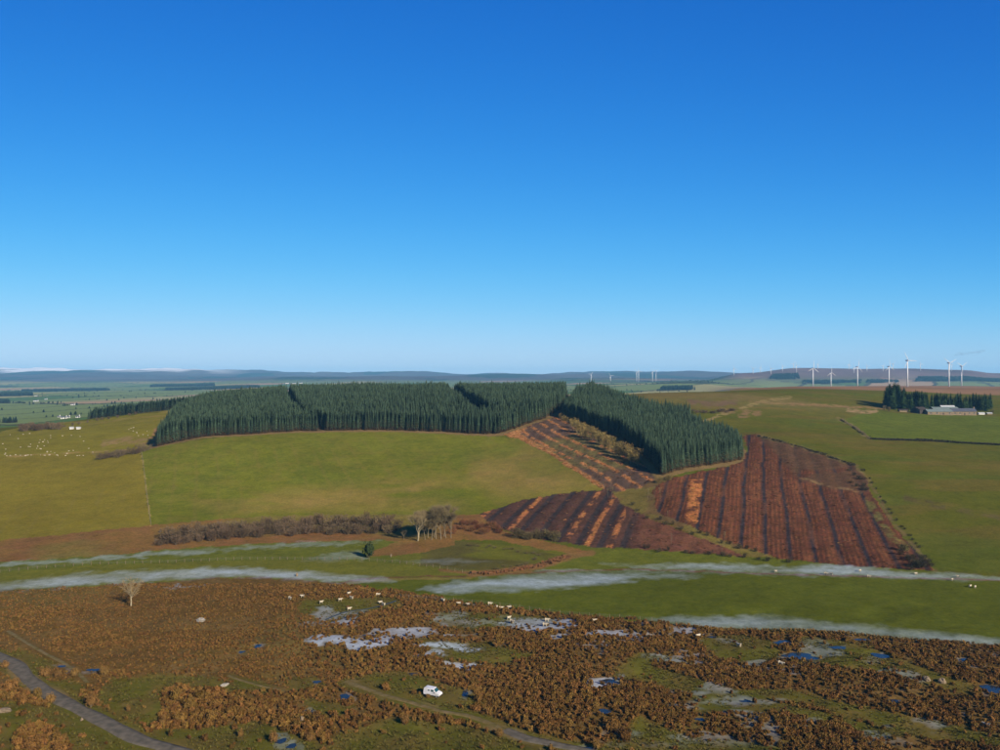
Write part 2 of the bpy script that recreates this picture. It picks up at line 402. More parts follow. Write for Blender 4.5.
MOOR_EDGE = [(-900, 625), (-200, 600), (0, 592), (60, 588), (130, 583), (200, 579), (240, 577), (300, 578), (330, 583), (385, 590), (430, 597), (500, 606), (560, 614),
             (640, 620), (700, 628), (800, 632), (900, 640), (1000, 647), (1200, 660), (1900, 700)]
MEX = np.array([p[0] for p in MOOR_EDGE]); MEY = np.array([p[1] for p in MOOR_EDGE])
BANK = [(-900, 545), (0, 540), (60, 535), (151, 525.5), (200, 521), (260, 517), (330, 514), (395, 514), (450, 516.5), (480, 514.5), (497, 529), (545, 541), (590, 552), (575, 554), (540, 549), (500, 541), (455, 540), (455, 545), (430, 551), (400, 555), (366, 557), (372, 551), (398, 542), (385, 540), (330, 541), (250, 544), (160, 550), (100, 556), (0, 562), (-900, 585)]
H1 = [(-900, 470), (0, 457), (70, 453), (140, 450), (145, 480), (151, 526), (0, 541), (-900, 560)]
H2 = [(141, 450), (165, 445), (230, 436), (300, 432), (400, 431), (480, 434), (520, 440), (545, 452), (605, 490), (560, 493), (520, 501), (480, 514.5), (450, 517), (395, 514.5), (330, 514.5), (260, 517.5), (151, 526), (145, 480)]
CF1 = [(500, 434), (530, 425), (556, 416), (575, 424), (600, 434), (640, 462), (660, 478), (640, 490), (615, 494), (605, 490), (545, 452), (520, 440)]
CF2 = [(480, 514.5), (520, 501), (560, 493), (605, 489.5), (617, 492), (625, 505), (650, 518), (700, 538), (752, 552), (745, 557), (680, 552), (625, 548), (590, 547), (545, 540), (497, 528)]
CF3 = [(652, 488), (672, 478), (742, 463), (748, 448), (742, 436), (757, 434), (800, 446.5), (856, 466), (868, 480), (870, 492), (895, 528), (935, 571), (860, 567), (775, 558), (720, 540), (655, 513)]
GBANK = [(612, 492), (640, 488), (658, 478), (672, 478), (652, 490), (657, 512), (722, 540), (778, 558), (745, 556), (700, 537), (650, 517), (622, 504)]
FARMF = [(842, 420), (862, 414), (885, 413), (1000, 416.5), (1700, 420), (1700, 452), (1000, 446), (930, 441.5), (872, 439.5)]
SHEEPF = [(-900, 445), (0, 432), (30, 425), (100, 419), (190, 408), (172, 420), (157, 443), (141, 450), (0, 457), (-900, 470)]
FROST = [  # outline, strength, softness in picture points, row stretch
    ([(-200, 572), (0, 563), (100, 557.5), (160, 551.5), (200, 549), (160, 555), (100, 560.5), (0, 566), (-200, 577)], 0.75, 5, 2),
    ([(150, 553), (250, 545.5), (330, 541.5), (385, 541), (340, 544.5), (250, 549), (170, 556)], 0.55, 5, 2),
    ([(-200, 594), (0, 584), (40, 578), (120, 572), (220, 568), (300, 571), (380, 578), (395, 582), (330, 581), (240, 576), (140, 581), (60, 586.5), (0, 590.5), (-200, 598)], 1.0, 7, 2),
    ([(300, 560), (340, 551), (365, 552), (362, 560), (330, 562)], 0.7, 6, 1.5),
    ([(420, 588), (480, 580), (530, 574), (600, 573), (680, 574.5), (700, 577), (640, 579), (590, 585), (540, 590), (480, 591), (440, 592)], 1.0, 8, 2),
    ([(525, 572), (545, 569), (600, 569.5), (750, 573), (1000, 580), (1000, 581.5), (750, 575), (600, 571)], 0.62, 4, 2),
    ([(600, 565), (700, 563), (780, 566), (840, 565.5), (930, 573), (1000, 577), (1000, 581), (860, 577), (750, 572), (680, 569)], 0.9, 6, 2),
    ([(640, 620), (680, 616), (760, 616), (860, 624), (960, 635), (1100, 645), (1100, 652), (1000, 646), (900, 639), (800, 631), (700, 627)], 0.72, 8, 2),
    ([(400, 560), (450, 558), (500, 561), (470, 564), (410, 563)], 0.42, 6, 2),
    ([(300, 640), (325, 635.5), (345, 637), (392, 636), (388, 643), (378, 648), (355, 652), (340, 644), (318, 645)], 1.2, 3, 1.5),
    ([(405, 645), (440, 641), (462, 643), (482, 649), (470, 651), (425, 649)], 1.1, 3, 1.5),
    ([(408, 654), (440, 651), (446, 654), (424, 657.5)], 0.95, 3, 1.5),
    ([(427, 660), (460, 663), (486, 667), (470, 669.5), (440, 666)], 1.1, 3, 1.5),
    ([(586, 681), (600, 678), (625, 677), (612, 689), (594, 692)], 1.0, 3, 1.5),
    ([(780, 655), (812, 652), (832, 646), (850, 645), (828, 652), (815, 661), (778, 662)], 1.2, 3, 1.5),
    ([(770, 645), (790, 638), (798, 643), (782, 648)], 1.1, 3, 1.5),
    ([(868, 660), (880, 652), (892, 657), (880, 661)], 1.1, 3, 1.5),
    ([(52, 666), (66, 664), (78, 672), (64, 672)], 0.9, 3, 1.5),
    ([(84, 669), (102, 668), (100, 674), (86, 675)], 1.1, 2, 1.5),
    ([(14, 664), (32, 670), (34, 675), (22, 676)], 1.0, 2, 1.5),
    ([(252, 644), (262, 642), (262, 651), (254, 650)], 1.1, 2, 1.5),
    ([(336, 694), (352, 692), (352, 703), (342, 702)], 1.1, 2, 1.5),
    ([(302, 710), (314, 706), (312, 716), (304, 716)], 1.1, 2, 1.5),
    ([(250, 712), (266, 717), (258, 720)], 0.9, 3, 1.5),
    ([(272, 735), (288, 733), (304, 746), (304, 752), (275, 748)], 1.2, 3, 1.5),
    ([(460, 685), (467, 684), (470, 700), (463, 698)], 1.1, 2, 1.5),
    ([(407, 672), (424, 672), (424, 677), (408, 676)], 0.9, 2, 1.5),
    ([(310, 678), (322, 683), (320, 687), (314, 685)], 0.9, 2, 1.5),
    ([(238, 650), (246, 652), (240, 656)], 0.9, 2, 1.5),
    ([(570, 744), (590, 742), (600, 750), (575, 750)], 0.9, 3, 1.5),
    ([(980, 684), (1000, 680), (1000, 700), (985, 696)], 0.9, 4, 1.5),
    ([(600, 628), (625, 625), (640, 628), (620, 632)], 0.9, 4, 1.5), ([(500, 618), (560, 620), (580, 624), (530, 627), (500, 624)], 0.85, 5, 1.5),
    ([(660, 630), (685, 627), (715, 633), (690, 636)], 0.8, 4, 1.5), ([(690, 702), (740, 695), (790, 702), (740, 708)], 0.55, 8, 1.5), ([(655, 686), (690, 692), (720, 692), (700, 697)], 0.6, 6, 1.5),
    ([(640, 655), (680, 652), (700, 660), (660, 662)], 0.6, 5, 1.5), ([(320, 607), (365, 610), (390, 612), (330, 622), (310, 616)], 0.6, 5, 1.5), ([(140, 585), (175, 586), (210, 585), (180, 588)], 0.7, 3, 2)]
GRASS = [  # clearings in the bracken
    [(-200, 700), (0, 655), (20, 650), (55, 664), (52, 668), (10, 668), (-60, 690)],
    [(-60, 700), (20, 690), (60, 706), (110, 735), (150, 752), (260, 800), (-200, 800)],
    [(33, 682), (60, 680), (82, 684), (80, 700), (62, 698), (45, 692)],
    [(103, 690), (113, 680), (160, 675), (215, 678), (246, 690), (200, 690), (176, 686), (164, 692), (162, 712), (150, 726), (118, 716), (100, 702)],
    [(150, 730), (200, 727), (240, 722), (256, 721), (300, 736), (330, 744), (300, 765), (190, 765)],
    [(330, 748), (338, 735), (395, 718), (440, 722), (500, 734), (548, 748), (560, 775), (330, 775)],
    [(352, 678), (400, 672), (430, 680), (470, 692), (486, 704), (450, 710), (410, 702), (368, 690)],
    [(286, 680), (316, 678), (322, 686), (290, 692)], [(230, 675), (268, 684), (274, 692), (236, 690)],
    [(306, 700), (352, 706), (345, 716), (310, 712)],
    [(614, 672), (640, 652), (668, 655), (700, 668), (735, 678), (760, 686), (790, 690), (850, 704), (920, 718), (1010, 738), (1010, 748), (900, 734), (845, 716), (800, 702), (760, 700), (720, 702), (690, 694), (660, 688), (620, 684)],
    [(640, 712), (650, 724), (690, 730), (702, 742), (760, 740), (790, 752), (600, 770), (606, 745), (625, 735)], [(690, 694), (760, 700), (840, 715), (900, 735), (880, 742), (800, 715), (760, 712), (700, 712)],
    [(700, 640), (735, 634), (770, 640), (785, 655), (760, 665), (720, 660)], [(860, 655), (900, 660), (985, 690), (960, 694), (900, 676), (850, 668)], [(800, 636), (870, 645), (895, 660), (840, 668), (800, 660)],
    [(420, 640), (490, 645), (540, 655), (500, 665), (440, 660)], [(300, 600), (395, 598), (400, 606), (330, 620), (300, 612)], [(440, 612), (520, 614), (560, 622), (480, 630), (430, 622)]]
CLUMP = [  # bracken islands inside the clearings
    [(695, 740), (668, 730), (664, 723), (680, 722), (694, 730)], [(618, 703), (640, 702), (690, 710), (696, 722), (672, 727), (650, 720), (634, 712)], [(612, 688), (630, 679), (655, 684), (680, 692), (665, 697), (630, 694)],
    [(650, 660), (690, 665), (730, 670), (770, 680), (800, 690), (770, 690), (730, 690), (690, 676), (655, 668)], [(722, 730), (740, 722), (770, 732), (772, 745), (740, 742)], [(770, 710), (800, 720), (850, 738), (880, 752), (800, 752), (775, 728)],
    [(164, 688), (180, 684), (215, 690), (240, 700), (250, 722), (200, 729), (166, 728), (160, 716)], [(25, 672), (60, 668), (80, 676), (62, 682), (35, 680)], [(-40, 672), (12, 672), (35, 692), (56, 702), (50, 708), (20, 702), (-40, 700)],
    [(16, 726), (45, 722), (70, 740), (75, 760), (10, 760)], [(818, 724), (840, 718), (860, 736), (900, 750), (850, 752)]]

def classify(x, y, z):
    """linear colour, frost, grain and region number for land points"""
    d = np.maximum(y, 1.0)
    u0 = 500 + FPX * x / d; v0 = HV + FPX * (CAMZ - z) / d
    wj = (fbm(x, y, 6.0, 3) - 0.5); wk = (fbm(x + 400, y, 6.0, 3) - 0.5)
    u = u0 + wj * 4; v = v0 + wk * 2.5
    N = len(x)
    col = np.zeros((N, 3)); frost = np.zeros(N); grain = np.full(N, 0.62); reg = np.zeros(N, np.int32)
    big = fbm(x, y, 60.0, 4); fine = fbm(x, y, 14.0, 4); huge = fbm(x, y, 260.0, 3)
    def C(c): return np.array(c)
    def mixc(m, c):
        m = np.clip(m, 0, 1)[:, None]; col[:] = col * (1 - m) + C(c) * m
    near = d < 1150
    # --- default pasture on the right, open land beyond
    col[:] = C((0.080, 0.084, 0.008))
    mixc(sm(0.42, 0.62, big) * 0.5, (0.105, 0.088, 0.014))
    reg[:] = 3
    bnd = fbm(x * 0.25 + 300, y, 16.0, 4); mixc(near * sm(0.5, 0.66, bnd) * 0.6, (0.112, 0.084, 0.018)); mixc(near * sm(0.52, 0.66, fbm(x * 0.3, y - 500, 28.0, 3)) * 0.7, (0.072, 0.088, 0.010))
    mixc(near * sm(700, 850, d) * sm(0.45, 0.6, huge) * (u0 > 560) * 0.6, (0.17, 0.115, 0.045))
    # --- left sheep pasture and hill fields
    m = near & inside(u, v, SHEEPF); col[m] = (C((0.165, 0.142, 0.016)) * (0.85 + 0.3 * big[m])[:, None]); reg[m] = 4
    mixc(m * sm(0.5, 0.7, fine) * 0.45 * sm(640, 800, d), (0.25, 0.17, 0.06))
    m = near & inside(u, v, H1); col[m] = (C((0.160, 0.130, 0.016)) * (0.9 + 0.2 * big[m])[:, None]); reg[m] = 5
    m = near & inside(u, v, H2); col[m] = (C((0.116, 0.122, 0.012)) * (0.88 + 0.24 * big[m])[:, None]); reg[m] = 6
    dry = np.maximum(soft(u, v, [(470, 462), (530, 446), (560, 465), (605, 488), (540, 496), (500, 496), (470, 480)], 30), soft(u, v, [(200, 500), (300, 490), (420, 478), (470, 482), (460, 510), (330, 512), (220, 514)], 30) * sm(0.4, 0.62, fbm(x * 0.4, y, 22.0, 4)))
    mixc(m * dry * (0.4 + 0.7 * fine) * 0.9, (0.235, 0.155, 0.045)); mixc(m * sm(0.5, 0.68, fbm(x, y, 9.0, 4)) * 0.35, (0.15, 0.125, 0.022)); mixc(m * sm(0.52, 0.68, fbm(x + 60, y * 0.6, 30.0, 4)) * 0.4, (0.085, 0.105, 0.010))
    m = near & inside(u, v, FARMF); col[m] = (C((0.085, 0.105, 0.012)) * (0.9 + 0.2 * big[m])[:, None]); reg[m] = 7
    tl = (x * 0.93 + y * 0.36 + 5 * (fbm(x, y, 120.0, 2) - .5)) / 13.0; tl = np.abs(tl - np.round(tl)) * 13.0
    mixc(near * ((reg == 6) | (reg == 5) | (reg == 7)) * (1 - sm(0.5, 1.3, tl)) * sm(.4, .6, fbm(x, y, 50.0, 2)) * 0.30, (0.16, 0.125, 0.03))
    # --- valley fields
    me = np.interp(u0 + wj * 10, MEX, MEY)
    yv = near & (d < 420) & (v0 < me + wk * 6) & (v0 > 530)
    fen = np.interp(u0, [-900, 0, 100, 250, 360, 440, 470], [590, 573, 565, 560, 560.5, 569, 574])
    ft = np.interp(u0, [-900, 0, 385, 420, 480, 560, 620, 750, 1000, 1900], [596, 586, 583, 578, 577, 572.5, 569.5, 573.5, 581, 600])
    bank_b = np.interp(u0, [-900, 0, 100, 160, 250, 330, 385, 420, 455, 545, 590, 625, 680, 750, 850, 935, 1000, 1900], [585, 562, 556, 550, 544, 541, 540, 541, 541, 549, 553, 548, 552.5, 557.5, 566, 572, 576.5, 590])
    vf = near & (d < 430) & (v > bank_b) & (v0 < me + wk * 6)
    m = vf & (v0 < fen) & (u0 < 470); col[m] = C((0.10, 0.11, 0.015)); reg[m] = 8
    m = vf & (v0 >= fen) & (v0 < ft + 3) & (u0 < 470); col[m] = C((0.115, 0.115, 0.016)); reg[m] = 9
    m = vf & (v0 < ft) & (u0 >= 400) & (u0 < 590) & (v0 <= np.interp(u0, [360, 440, 470, 520], [560.5, 569, 574, 577])); col[m] = C((0.105, 0.105, 0.014)); reg[m] = 10
    mixc(m * sm(0.42, 0.6, fbm(x * 0.5, y, 12.0, 4)) * (u0 > 420) * 0.75, (0.075, 0.062, 0.02))
    m = vf & (v0 < ft) & (u0 > 545) & (v < np.interp(u0, [540, 590, 1000], [570, 571, 583])) & (v > np.interp(u0, [540, 575, 620], [569, 559, 549])); col[m] = C((0.098, 0.108, 0.013)); reg[m] = 11
    m = vf & (v0 >= ft) & (u0 > 350); col[m] = (C((0.078, 0.090, 0.009)) * (0.9 + 0.2 * big[m])[:, None]); reg[m] = 12
    # dyke banks and burnside rushes between the fields
    for ln, w, c in [([(335, 584), (360, 580), (400, 577), (470, 576), (520, 574), (560, 571), (620, 569), (700, 571.5), (750, 573.2), (1000, 580.5)], 1.1, (0.12, 0.065, 0.028)),
                     ([(470, 574), (500, 572), (540, 566), (570, 556), (590, 553)], 5.0, (0.17, 0.10, 0.035)), ([(440, 570), (480, 574), (530, 572)], 2.2, (0.16, 0.095, 0.03)),
                     ([(335, 586), (360, 582), (400, 579.5), (470, 578)], 1.6, (0.16, 0.125, 0.03))]:
        m = np.zeros(N); s = near & (d < 430)
        m[s] = 1 - sm(w * 0.6, w * 1.2, pl_dist(u[s], v[s] * 1.5, [(a, b * 1.5) for a, b in ln])); mixc(m, c); grain = np.where(m > 0.5, 0.8, grain)
    # --- bracken bank along the burn
    m = near & (d < 470) & inside(u, v, BANK); col[m] = C((0.17, 0.095, 0.028)); reg[m] = 13; grain[m] = 0.9
    mixc(m * sm(0.45, 0.65, fine), (0.165, 0.085, 0.03)); mixc(m * sm(0.52, 0.7, big) * 0.8, (0.15, 0.13, 0.03))
    # --- clear-felled ground
    s1 = x + 0.33 * y; s2 = x - 0.33 * y
    w2 = (s2 + 2.2 * (fbm(x, y, 45.0, 2) - 0.5)) / 11.0; r2 = w2 - np.floor(w2); id2 = np.floor(w2).astype(int)
    w1 = (s1 + 3 * (fbm(x, y, 40.0, 2) - 0.5)) / 9.5; r1 = w1 - np.floor(w1)
    wv = fbm(x + 33, y, 5.0, 3)
    m = near & inside(u, v, CF1); col[m] = C((0.082, 0.052, 0.036)); reg[m] = 14; grain[m] = 1.1
    mixc(m * sm(0.44, 0.62, fbm(x, y * 0.5, 25.0, 3)) * 0.75, (0.125, 0.105, 0.032))
    mixc(m * sm(0.72, 0.8, r1) * sm(0.35, 0.5, wv), (0.36, 0.16, 0.06))
    edge = soft(u, v, [(500, 434), (530, 425), (520, 434), (545, 447), (605, 486), (604, 491), (545, 453), (520, 441)], 2.5); mixc(m * edge * 0.8, (0.34, 0.17, 0.06))
    m = near & inside(u, v, CF2); col[m] = C((0.070, 0.036, 0.025)); reg[m] = 14; grain[m] = 1.1
    mixc(m * (1 - sm(0.10, 0.2, np.abs(r2 - 0.25))) * 0.8, (0.030, 0.027, 0.028))
    on = (np.sin(id2 * 12.9898) * 43758.5453) % 1.0
    mixc(m * (1 - sm(0.08, 0.17, np.abs(r2 - 0.68))) * sm(0.36, 0.52, wv) * (on > 0.18) * (u0 < 625), (0.31, 0.125, 0.045))
    mixc(m * sm(625, 650, u0) * 0.85, (0.13, 0.055, 0.03))
    m3 = near & inside(u, v, CF3); m = m3; r5 = np.cos((r2 + 0.05 * (fbm(x, y, 9.0, 2) - .5)) * 2 * math.pi * 5); col[m] = C((0.092, 0.036, 0.018)); reg[m] = 15; mixc(m * sm(0.2, 0.9, r5) * 0.6 * sm(.3, .6, wv), (0.18, 0.070, 0.028)); mixc(m * sm(0.3, 0.95, -r5) * 0.5, (0.045, 0.024, 0.018)); grain[m] = 1.1
    mixc(m * (1 - sm(0.05, 0.13, np.abs(r2 - 0.25))) * 0.93, (0.026, 0.024, 0.028))
    mixc(m * sm(0.55, 0.75, fbm(x * 2.5 - y * 0.8, y * 0.25, 6.0, 3)) * 0.4, (0.16, 0.068, 0.03))
    one = soft(u, v, [(690, 480), (703, 478), (697, 522), (686, 522)], 2); mixc(m * one * sm(0.3, 0.5, wv), (0.36, 0.14, 0.045))
    rough = soft(u, v, [(797, 478), (830, 470), (856, 466), (868, 480), (870, 492), (830, 488), (800, 481), (775, 452), (757, 436), (800, 447), (856, 467), (840, 472), (800, 470)], 4)
    mixc(m * rough * 0.85, (0.088, 0.050, 0.026)); 
    ln = [(800, 478), (815, 482), (835, 487), (862, 492)]; mixc(m * (1 - sm(0.6, 1.6, pl_dist(u, v, ln))) * sm(.3, .6, wv), (0.17, 0.11, 0.05))
    ln = [(868, 500), (880, 520), (893, 538), (906, 547)]; mm = np.zeros(N); mm[m] = 1 - sm(2, 5, pl_dist(u[m], v[m], ln)); mixc(mm * sm(.3, .6, wv), (0.125, 0.105, 0.032))
    mm = np.zeros(N); s = near & (d < 700) & (u0 > 690); mm[s] = 1 - sm(0.9, 2.0, pl_dist(u[s], v[s], [(757, 435), (800, 447), (856, 466), (869, 481), (890, 518), (936, 571)])); mixc(mm * sm(.3, .55, wv), (0.13, 0.095, 0.035))
    m = near & (d < 560) & inside(u, v, GBANK); col[m] = C((0.135, 0.105, 0.026)); reg[m] = 16; grain[m] = 0.9
    mixc(m * sm(0.5, 0.65, fine) * 0.8, (0.11, 0.065, 0.03))
    # forest floor
    fp = near & forest_mask(x, y, 3.0); col[fp] = C((0.075, 0.055, 0.030)); reg[fp] = 17; grain[fp] = 0.9
    mixc(near & ~fp & forest_mask(x, y, -5.0) & (d > 430) & ~m3, (0.165, 0.11, 0.045))
    # right hillside: rushes, paths, brown patches
    s = near & (reg == 3) & (u0 > 560)
    for ln, w, c in [([(700, 423), (730, 412), (760, 402), (790, 397)], 1.6, (0.20, 0.15, 0.055)), ([(790, 404), (820, 405), (850, 407), (885, 408)], 1.3, (0.19, 0.12, 0.05)), ([(750, 402), (790, 404)], 1.0, (0.19, 0.13, 0.05)),
                     ([(848, 410), (862, 412), (876, 411)], 2.0, (0.27, 0.18, 0.09)), ([(838, 418), (850, 424), (868, 438)], 1.5, (0.16, 0.12, 0.045)), ([(905, 498), (925, 502), (943, 508)], 3.0, (0.085, 0.07, 0.022)), ([(960, 510), (1000, 518)], 2.5, (0.10, 0.08, 0.025)),
                     ([(690, 402), (715, 404), (735, 402)], 3.0, (0.13, 0.085, 0.045)), ([(720, 410), (760, 413), (740, 416)], 2.5, (0.17, 0.11, 0.045)), ([(0, 457), (70, 453), (141, 450)], 0.9, (0.22, 0.16, 0.05)), ([(141, 450), (145, 480), (151, 526)], 0.8, (0.27, 0.20, 0.06)),
                     ([(150, 442), (154, 436), (158, 430)], 3.0, (0.24, 0.13, 0.06)), ([(105, 444), (130, 440), (150, 443)], 4.0, (0.20, 0.14, 0.05))]:
        mm = np.zeros(N); s = near & (d > 380) & (d < 1100); mm[s] = (1 - sm(w * 0.5, w * 1.3, pl_dist(u[s], v[s], ln))) * sm(0.3, 0.5, wv[s]); mixc(mm * (~fp), c)
    # --- moor in front
    m = (d < 420) & (v0 >= me + wk * 6); mo = m
    col[m] = C((0.112, 0.066, 0.018)); reg[m] = 1; grain[m] = 1.0
    mixc(m * sm(0.45, 0.62, fine) * 0.8, (0.125, 0.080, 0.026)); mixc(m * sm(0.55, 0.7, big) * 0.25, (0.105, 0.098, 0.022))
    g = np.zeros(N)
    if m.any():
        idx = np.nonzero(m)[0]; um, vm = u[idx], v[idx]; gi = np.zeros(len(idx)); ci = np.zeros(len(idx))
        for p in GRASS: gi = np.maximum(gi, soft(um, vm, p, 12, 1.4))
        for p in CLUMP: ci = np.maximum(ci, soft(um, vm, p, 4, 1.4))
        g[idx] = gi * (1 - ci)
        for pts, hw in ROADS[:2]: g[idx] = np.maximum(g[idx], 1 - sm(hw + 0.5, hw + 2.2, pl_dist(x[idx], y[idx], pts)))
    mixc(m * g, (0.088, 0.083, 0.013)); mixc(m * g * sm(0.42, 0.66, fbm(x + 9, y, 7.0, 4)) * 0.75, (0.115, 0.082, 0.022)); grain = np.where(m & (g > 0.5), 0.5, grain)
    if m.any():
        for pts, hw in ROADS[:2]:
            e_ = np.zeros(N); e_[idx] = (1 - sm(hw + 0.2, hw + 1.3, pl_dist(x[idx], y[idx], pts))) * sm(.35, .6, fine[idx]); mixc(e_, (0.16, 0.115, 0.05))
    fw = fbm(x + 77, y, 4.0, 3) - 0.5; fz = fbm(x - 77, y, 4.0, 3) - 0.5; fs = fbm(x * 0.35, y, 8.0, 4)
    for i, (poly, s_, w, st) in enumerate(FROST):
        if i < 9: f_ = soft(u + fw * 20, v + fz * 5, poly, w * 2.6, st) * s_ * 0.74 * (0.35 + 1.3 * fs)
        elif i < 14 or i > 31: f_ = soft(u + fw * 16, v + fz * 9, poly, w * 1.8, st) * s_ * 0.85
        else: f_ = soft(u + fw * 16, v + fz * 9, poly, w * 2.0, st) * s_ * 0.28
        frost = np.maximum(frost, f_ * (d < 430))
    # light frost in the wet flats of the moor
    frost = np.maximum(frost, m * (1 - g * 0.5) * soft(u, v, [(395, 606), (560, 612), (660, 625), (640, 640), (560, 645), (480, 655), (400, 640), (300, 620)], 30) * sm(0.5, 0.64, fbm(x * 0.6, y, 10.0, 3)) * 0.9)
    frost = np.maximum(frost, m * soft(u, v, [(400, 610), (1000, 650), (1000, 745), (600, 745), (560, 660)], 30) * sm(0.55, 0.7, fbm(x * 0.7 + 70, y, 9.0, 3)) * 0.40)
    # --- far country
    f = d >= 1000; fk = sm(1000, 1200, d)
    ps = 420.0
    ang = 0.5; gx = x * math.cos(ang) - y * math.sin(ang); gy = x * math.sin(ang) + y * math.cos(ang)
    gx = gx + 260 * (fbm(x, y, 900.0, 2) - 0.5); gy = gy + 260 * (fbm(x + 999, y, 900.0, 2) - 0.5)
    hx = np.floor(gx / ps * 1.4).astype(np.int64); hy = np.floor(gy / ps * 0.6).astype(np.int64); r = _tab[(hx * 7 + 3) & 511, (hy * 13 + hx) & 511]
    fc = np.zeros((N, 3)); fc[:] = C((0.15, 0.19, 0.06))
    fc[r > 0.4] = C((0.27, 0.25, 0.10)); fc[r > 0.65] = C((0.075, 0.13, 0.03)); fc[r > 0.82] = C((0.32, 0.22, 0.12)); fc[r > 0.955] = C((0.05, 0.06, 0.03))
    ex = np.abs(gx / ps * 1.4 - np.round(gx / ps * 1.4)); ey = np.abs(gy / ps * 0.6 - np.round(gy / ps * 0.6)); fc[(ex < 0.035) | (ey < 0.02)] = C((0.06, 0.065, 0.03))
    hill = np.clip(sm(0, 70, z - np.where(d > 4500, 40, 25)) * sm(3700, 5300, d) + sm(6200, 8200, d), 0, 1)
    hn = fbm(x * 1.6, y, 1300.0, 4); heath = C((0.075, 0.060, 0.058))[None] * (0.5 + 1.0 * hn)[:, None]; pur = sm(715, 745, u0) * (d < 7000); heath[(hn < 0.42) & (pur < .5)] = C((0.03, 0.045, 0.035)); heath = heath * (1 - pur)[:, None] + (C((0.135, 0.088, 0.085))[None] * (0.45 + 1.1 * fbm(x * 1.3, y, 500.0, 4))[:, None]) * pur[:, None]
    fc = fc * (1 - hill)[:, None] + heath * hill[:, None]
    rm = sm(690, 760, u0) * (1 - sm(3000, 3600, d)); fc = fc * (1 - rm)[:, None] + (C((0.22, 0.125, 0.065))[None] * (0.7 + 0.6 * fbm(x * 2.0, y, 300.0, 4))[:, None]) * rm[:, None]
    snow = sm(10200, 11200, d) * 0.85 * sm(160, 215, z + 130 * (fbm(x, y, 420.0, 4) - 0.5)) * (1 - sm(170, 260, u0))
    fc = fc * (1 - snow)[:, None] + C((0.85, 0.86, 0.88))[None] * snow[:, None]
    col[:] = col * (1 - fk)[:, None] + fc * fk[:, None]
    grain = grain * (1 - fk) + 0.25 * fk
    reg[d >= 1150] = 18; reg[d >= 5000] = 19; reg[d >= 10300] = 20
    return col, frost, grain, reg, g * mo, mo

# ------------------------------------------------------------------ plantation outline
def lw(u, d): return ((u - 500) / FPX * d, d)
FA = px2w([(156, 447), (200, 437.5), (230, 435.5), (300, 431.5), (350, 430.5), (400, 430.5), (450, 432.5), (497, 434.5), (520, 427), (545, 419)]) + [lw(560, 700), lw(566, 800), lw(566, 930), lw(400, 930), lw(260, 920), lw(205, 860), lw(176, 720)]
FB = px2w([(564, 418), (590, 427), (622, 440), (648, 460), (662, 476), (690, 468.5), (720, 464.5), (744, 459)]) + [lw(735, 575), lw(715, 605), lw(693, 645), lw(690, 690), lw(660, 700), lw(620, 760), lw(590, 900), lw(577, 800), lw(571, 710)]
RIDES = [([lw(322, 628), lw(305, 650), lw(296, 690), lw(290, 780), lw(287, 900)], 3.2), ([lw(484, 640), lw(472, 690), lw(458, 780), lw(446, 960)], 6.5)]
def forest_mask(x, y, grow=0.0):
    r = np.zeros(np.shape(x), bool)
    for P in (FA, FB):
        i = inside(x, y, P)
        if grow: 
            dd = pl_dist(x, y, P + [P[0]]); i = (i & (dd > grow)) if grow > 0 else (i | (dd < -grow))
        r |= i
    return r
def forest_trees():
    xs, ys = np.meshgrid(np.arange(-330, 260, 1.95), np.arange(430, 935, 2.1))
    a = 0.12; xs = xs.ravel(); ys = ys.ravel()
    x = xs * math.cos(a) - (ys - 650) * math.sin(a) + rng.normal(0, 0.4, xs.shape); y = xs * math.sin(a) + (ys - 650) * math.cos(a) + 650 + rng.normal(0, 0.4, xs.shape)
    k = forest_mask(x, y)
    for p, w in RIDES: k &= pl_dist(x, y, p) > w
    k &= rng.random(x.shape) > 0.06
    return x[k], y[k]

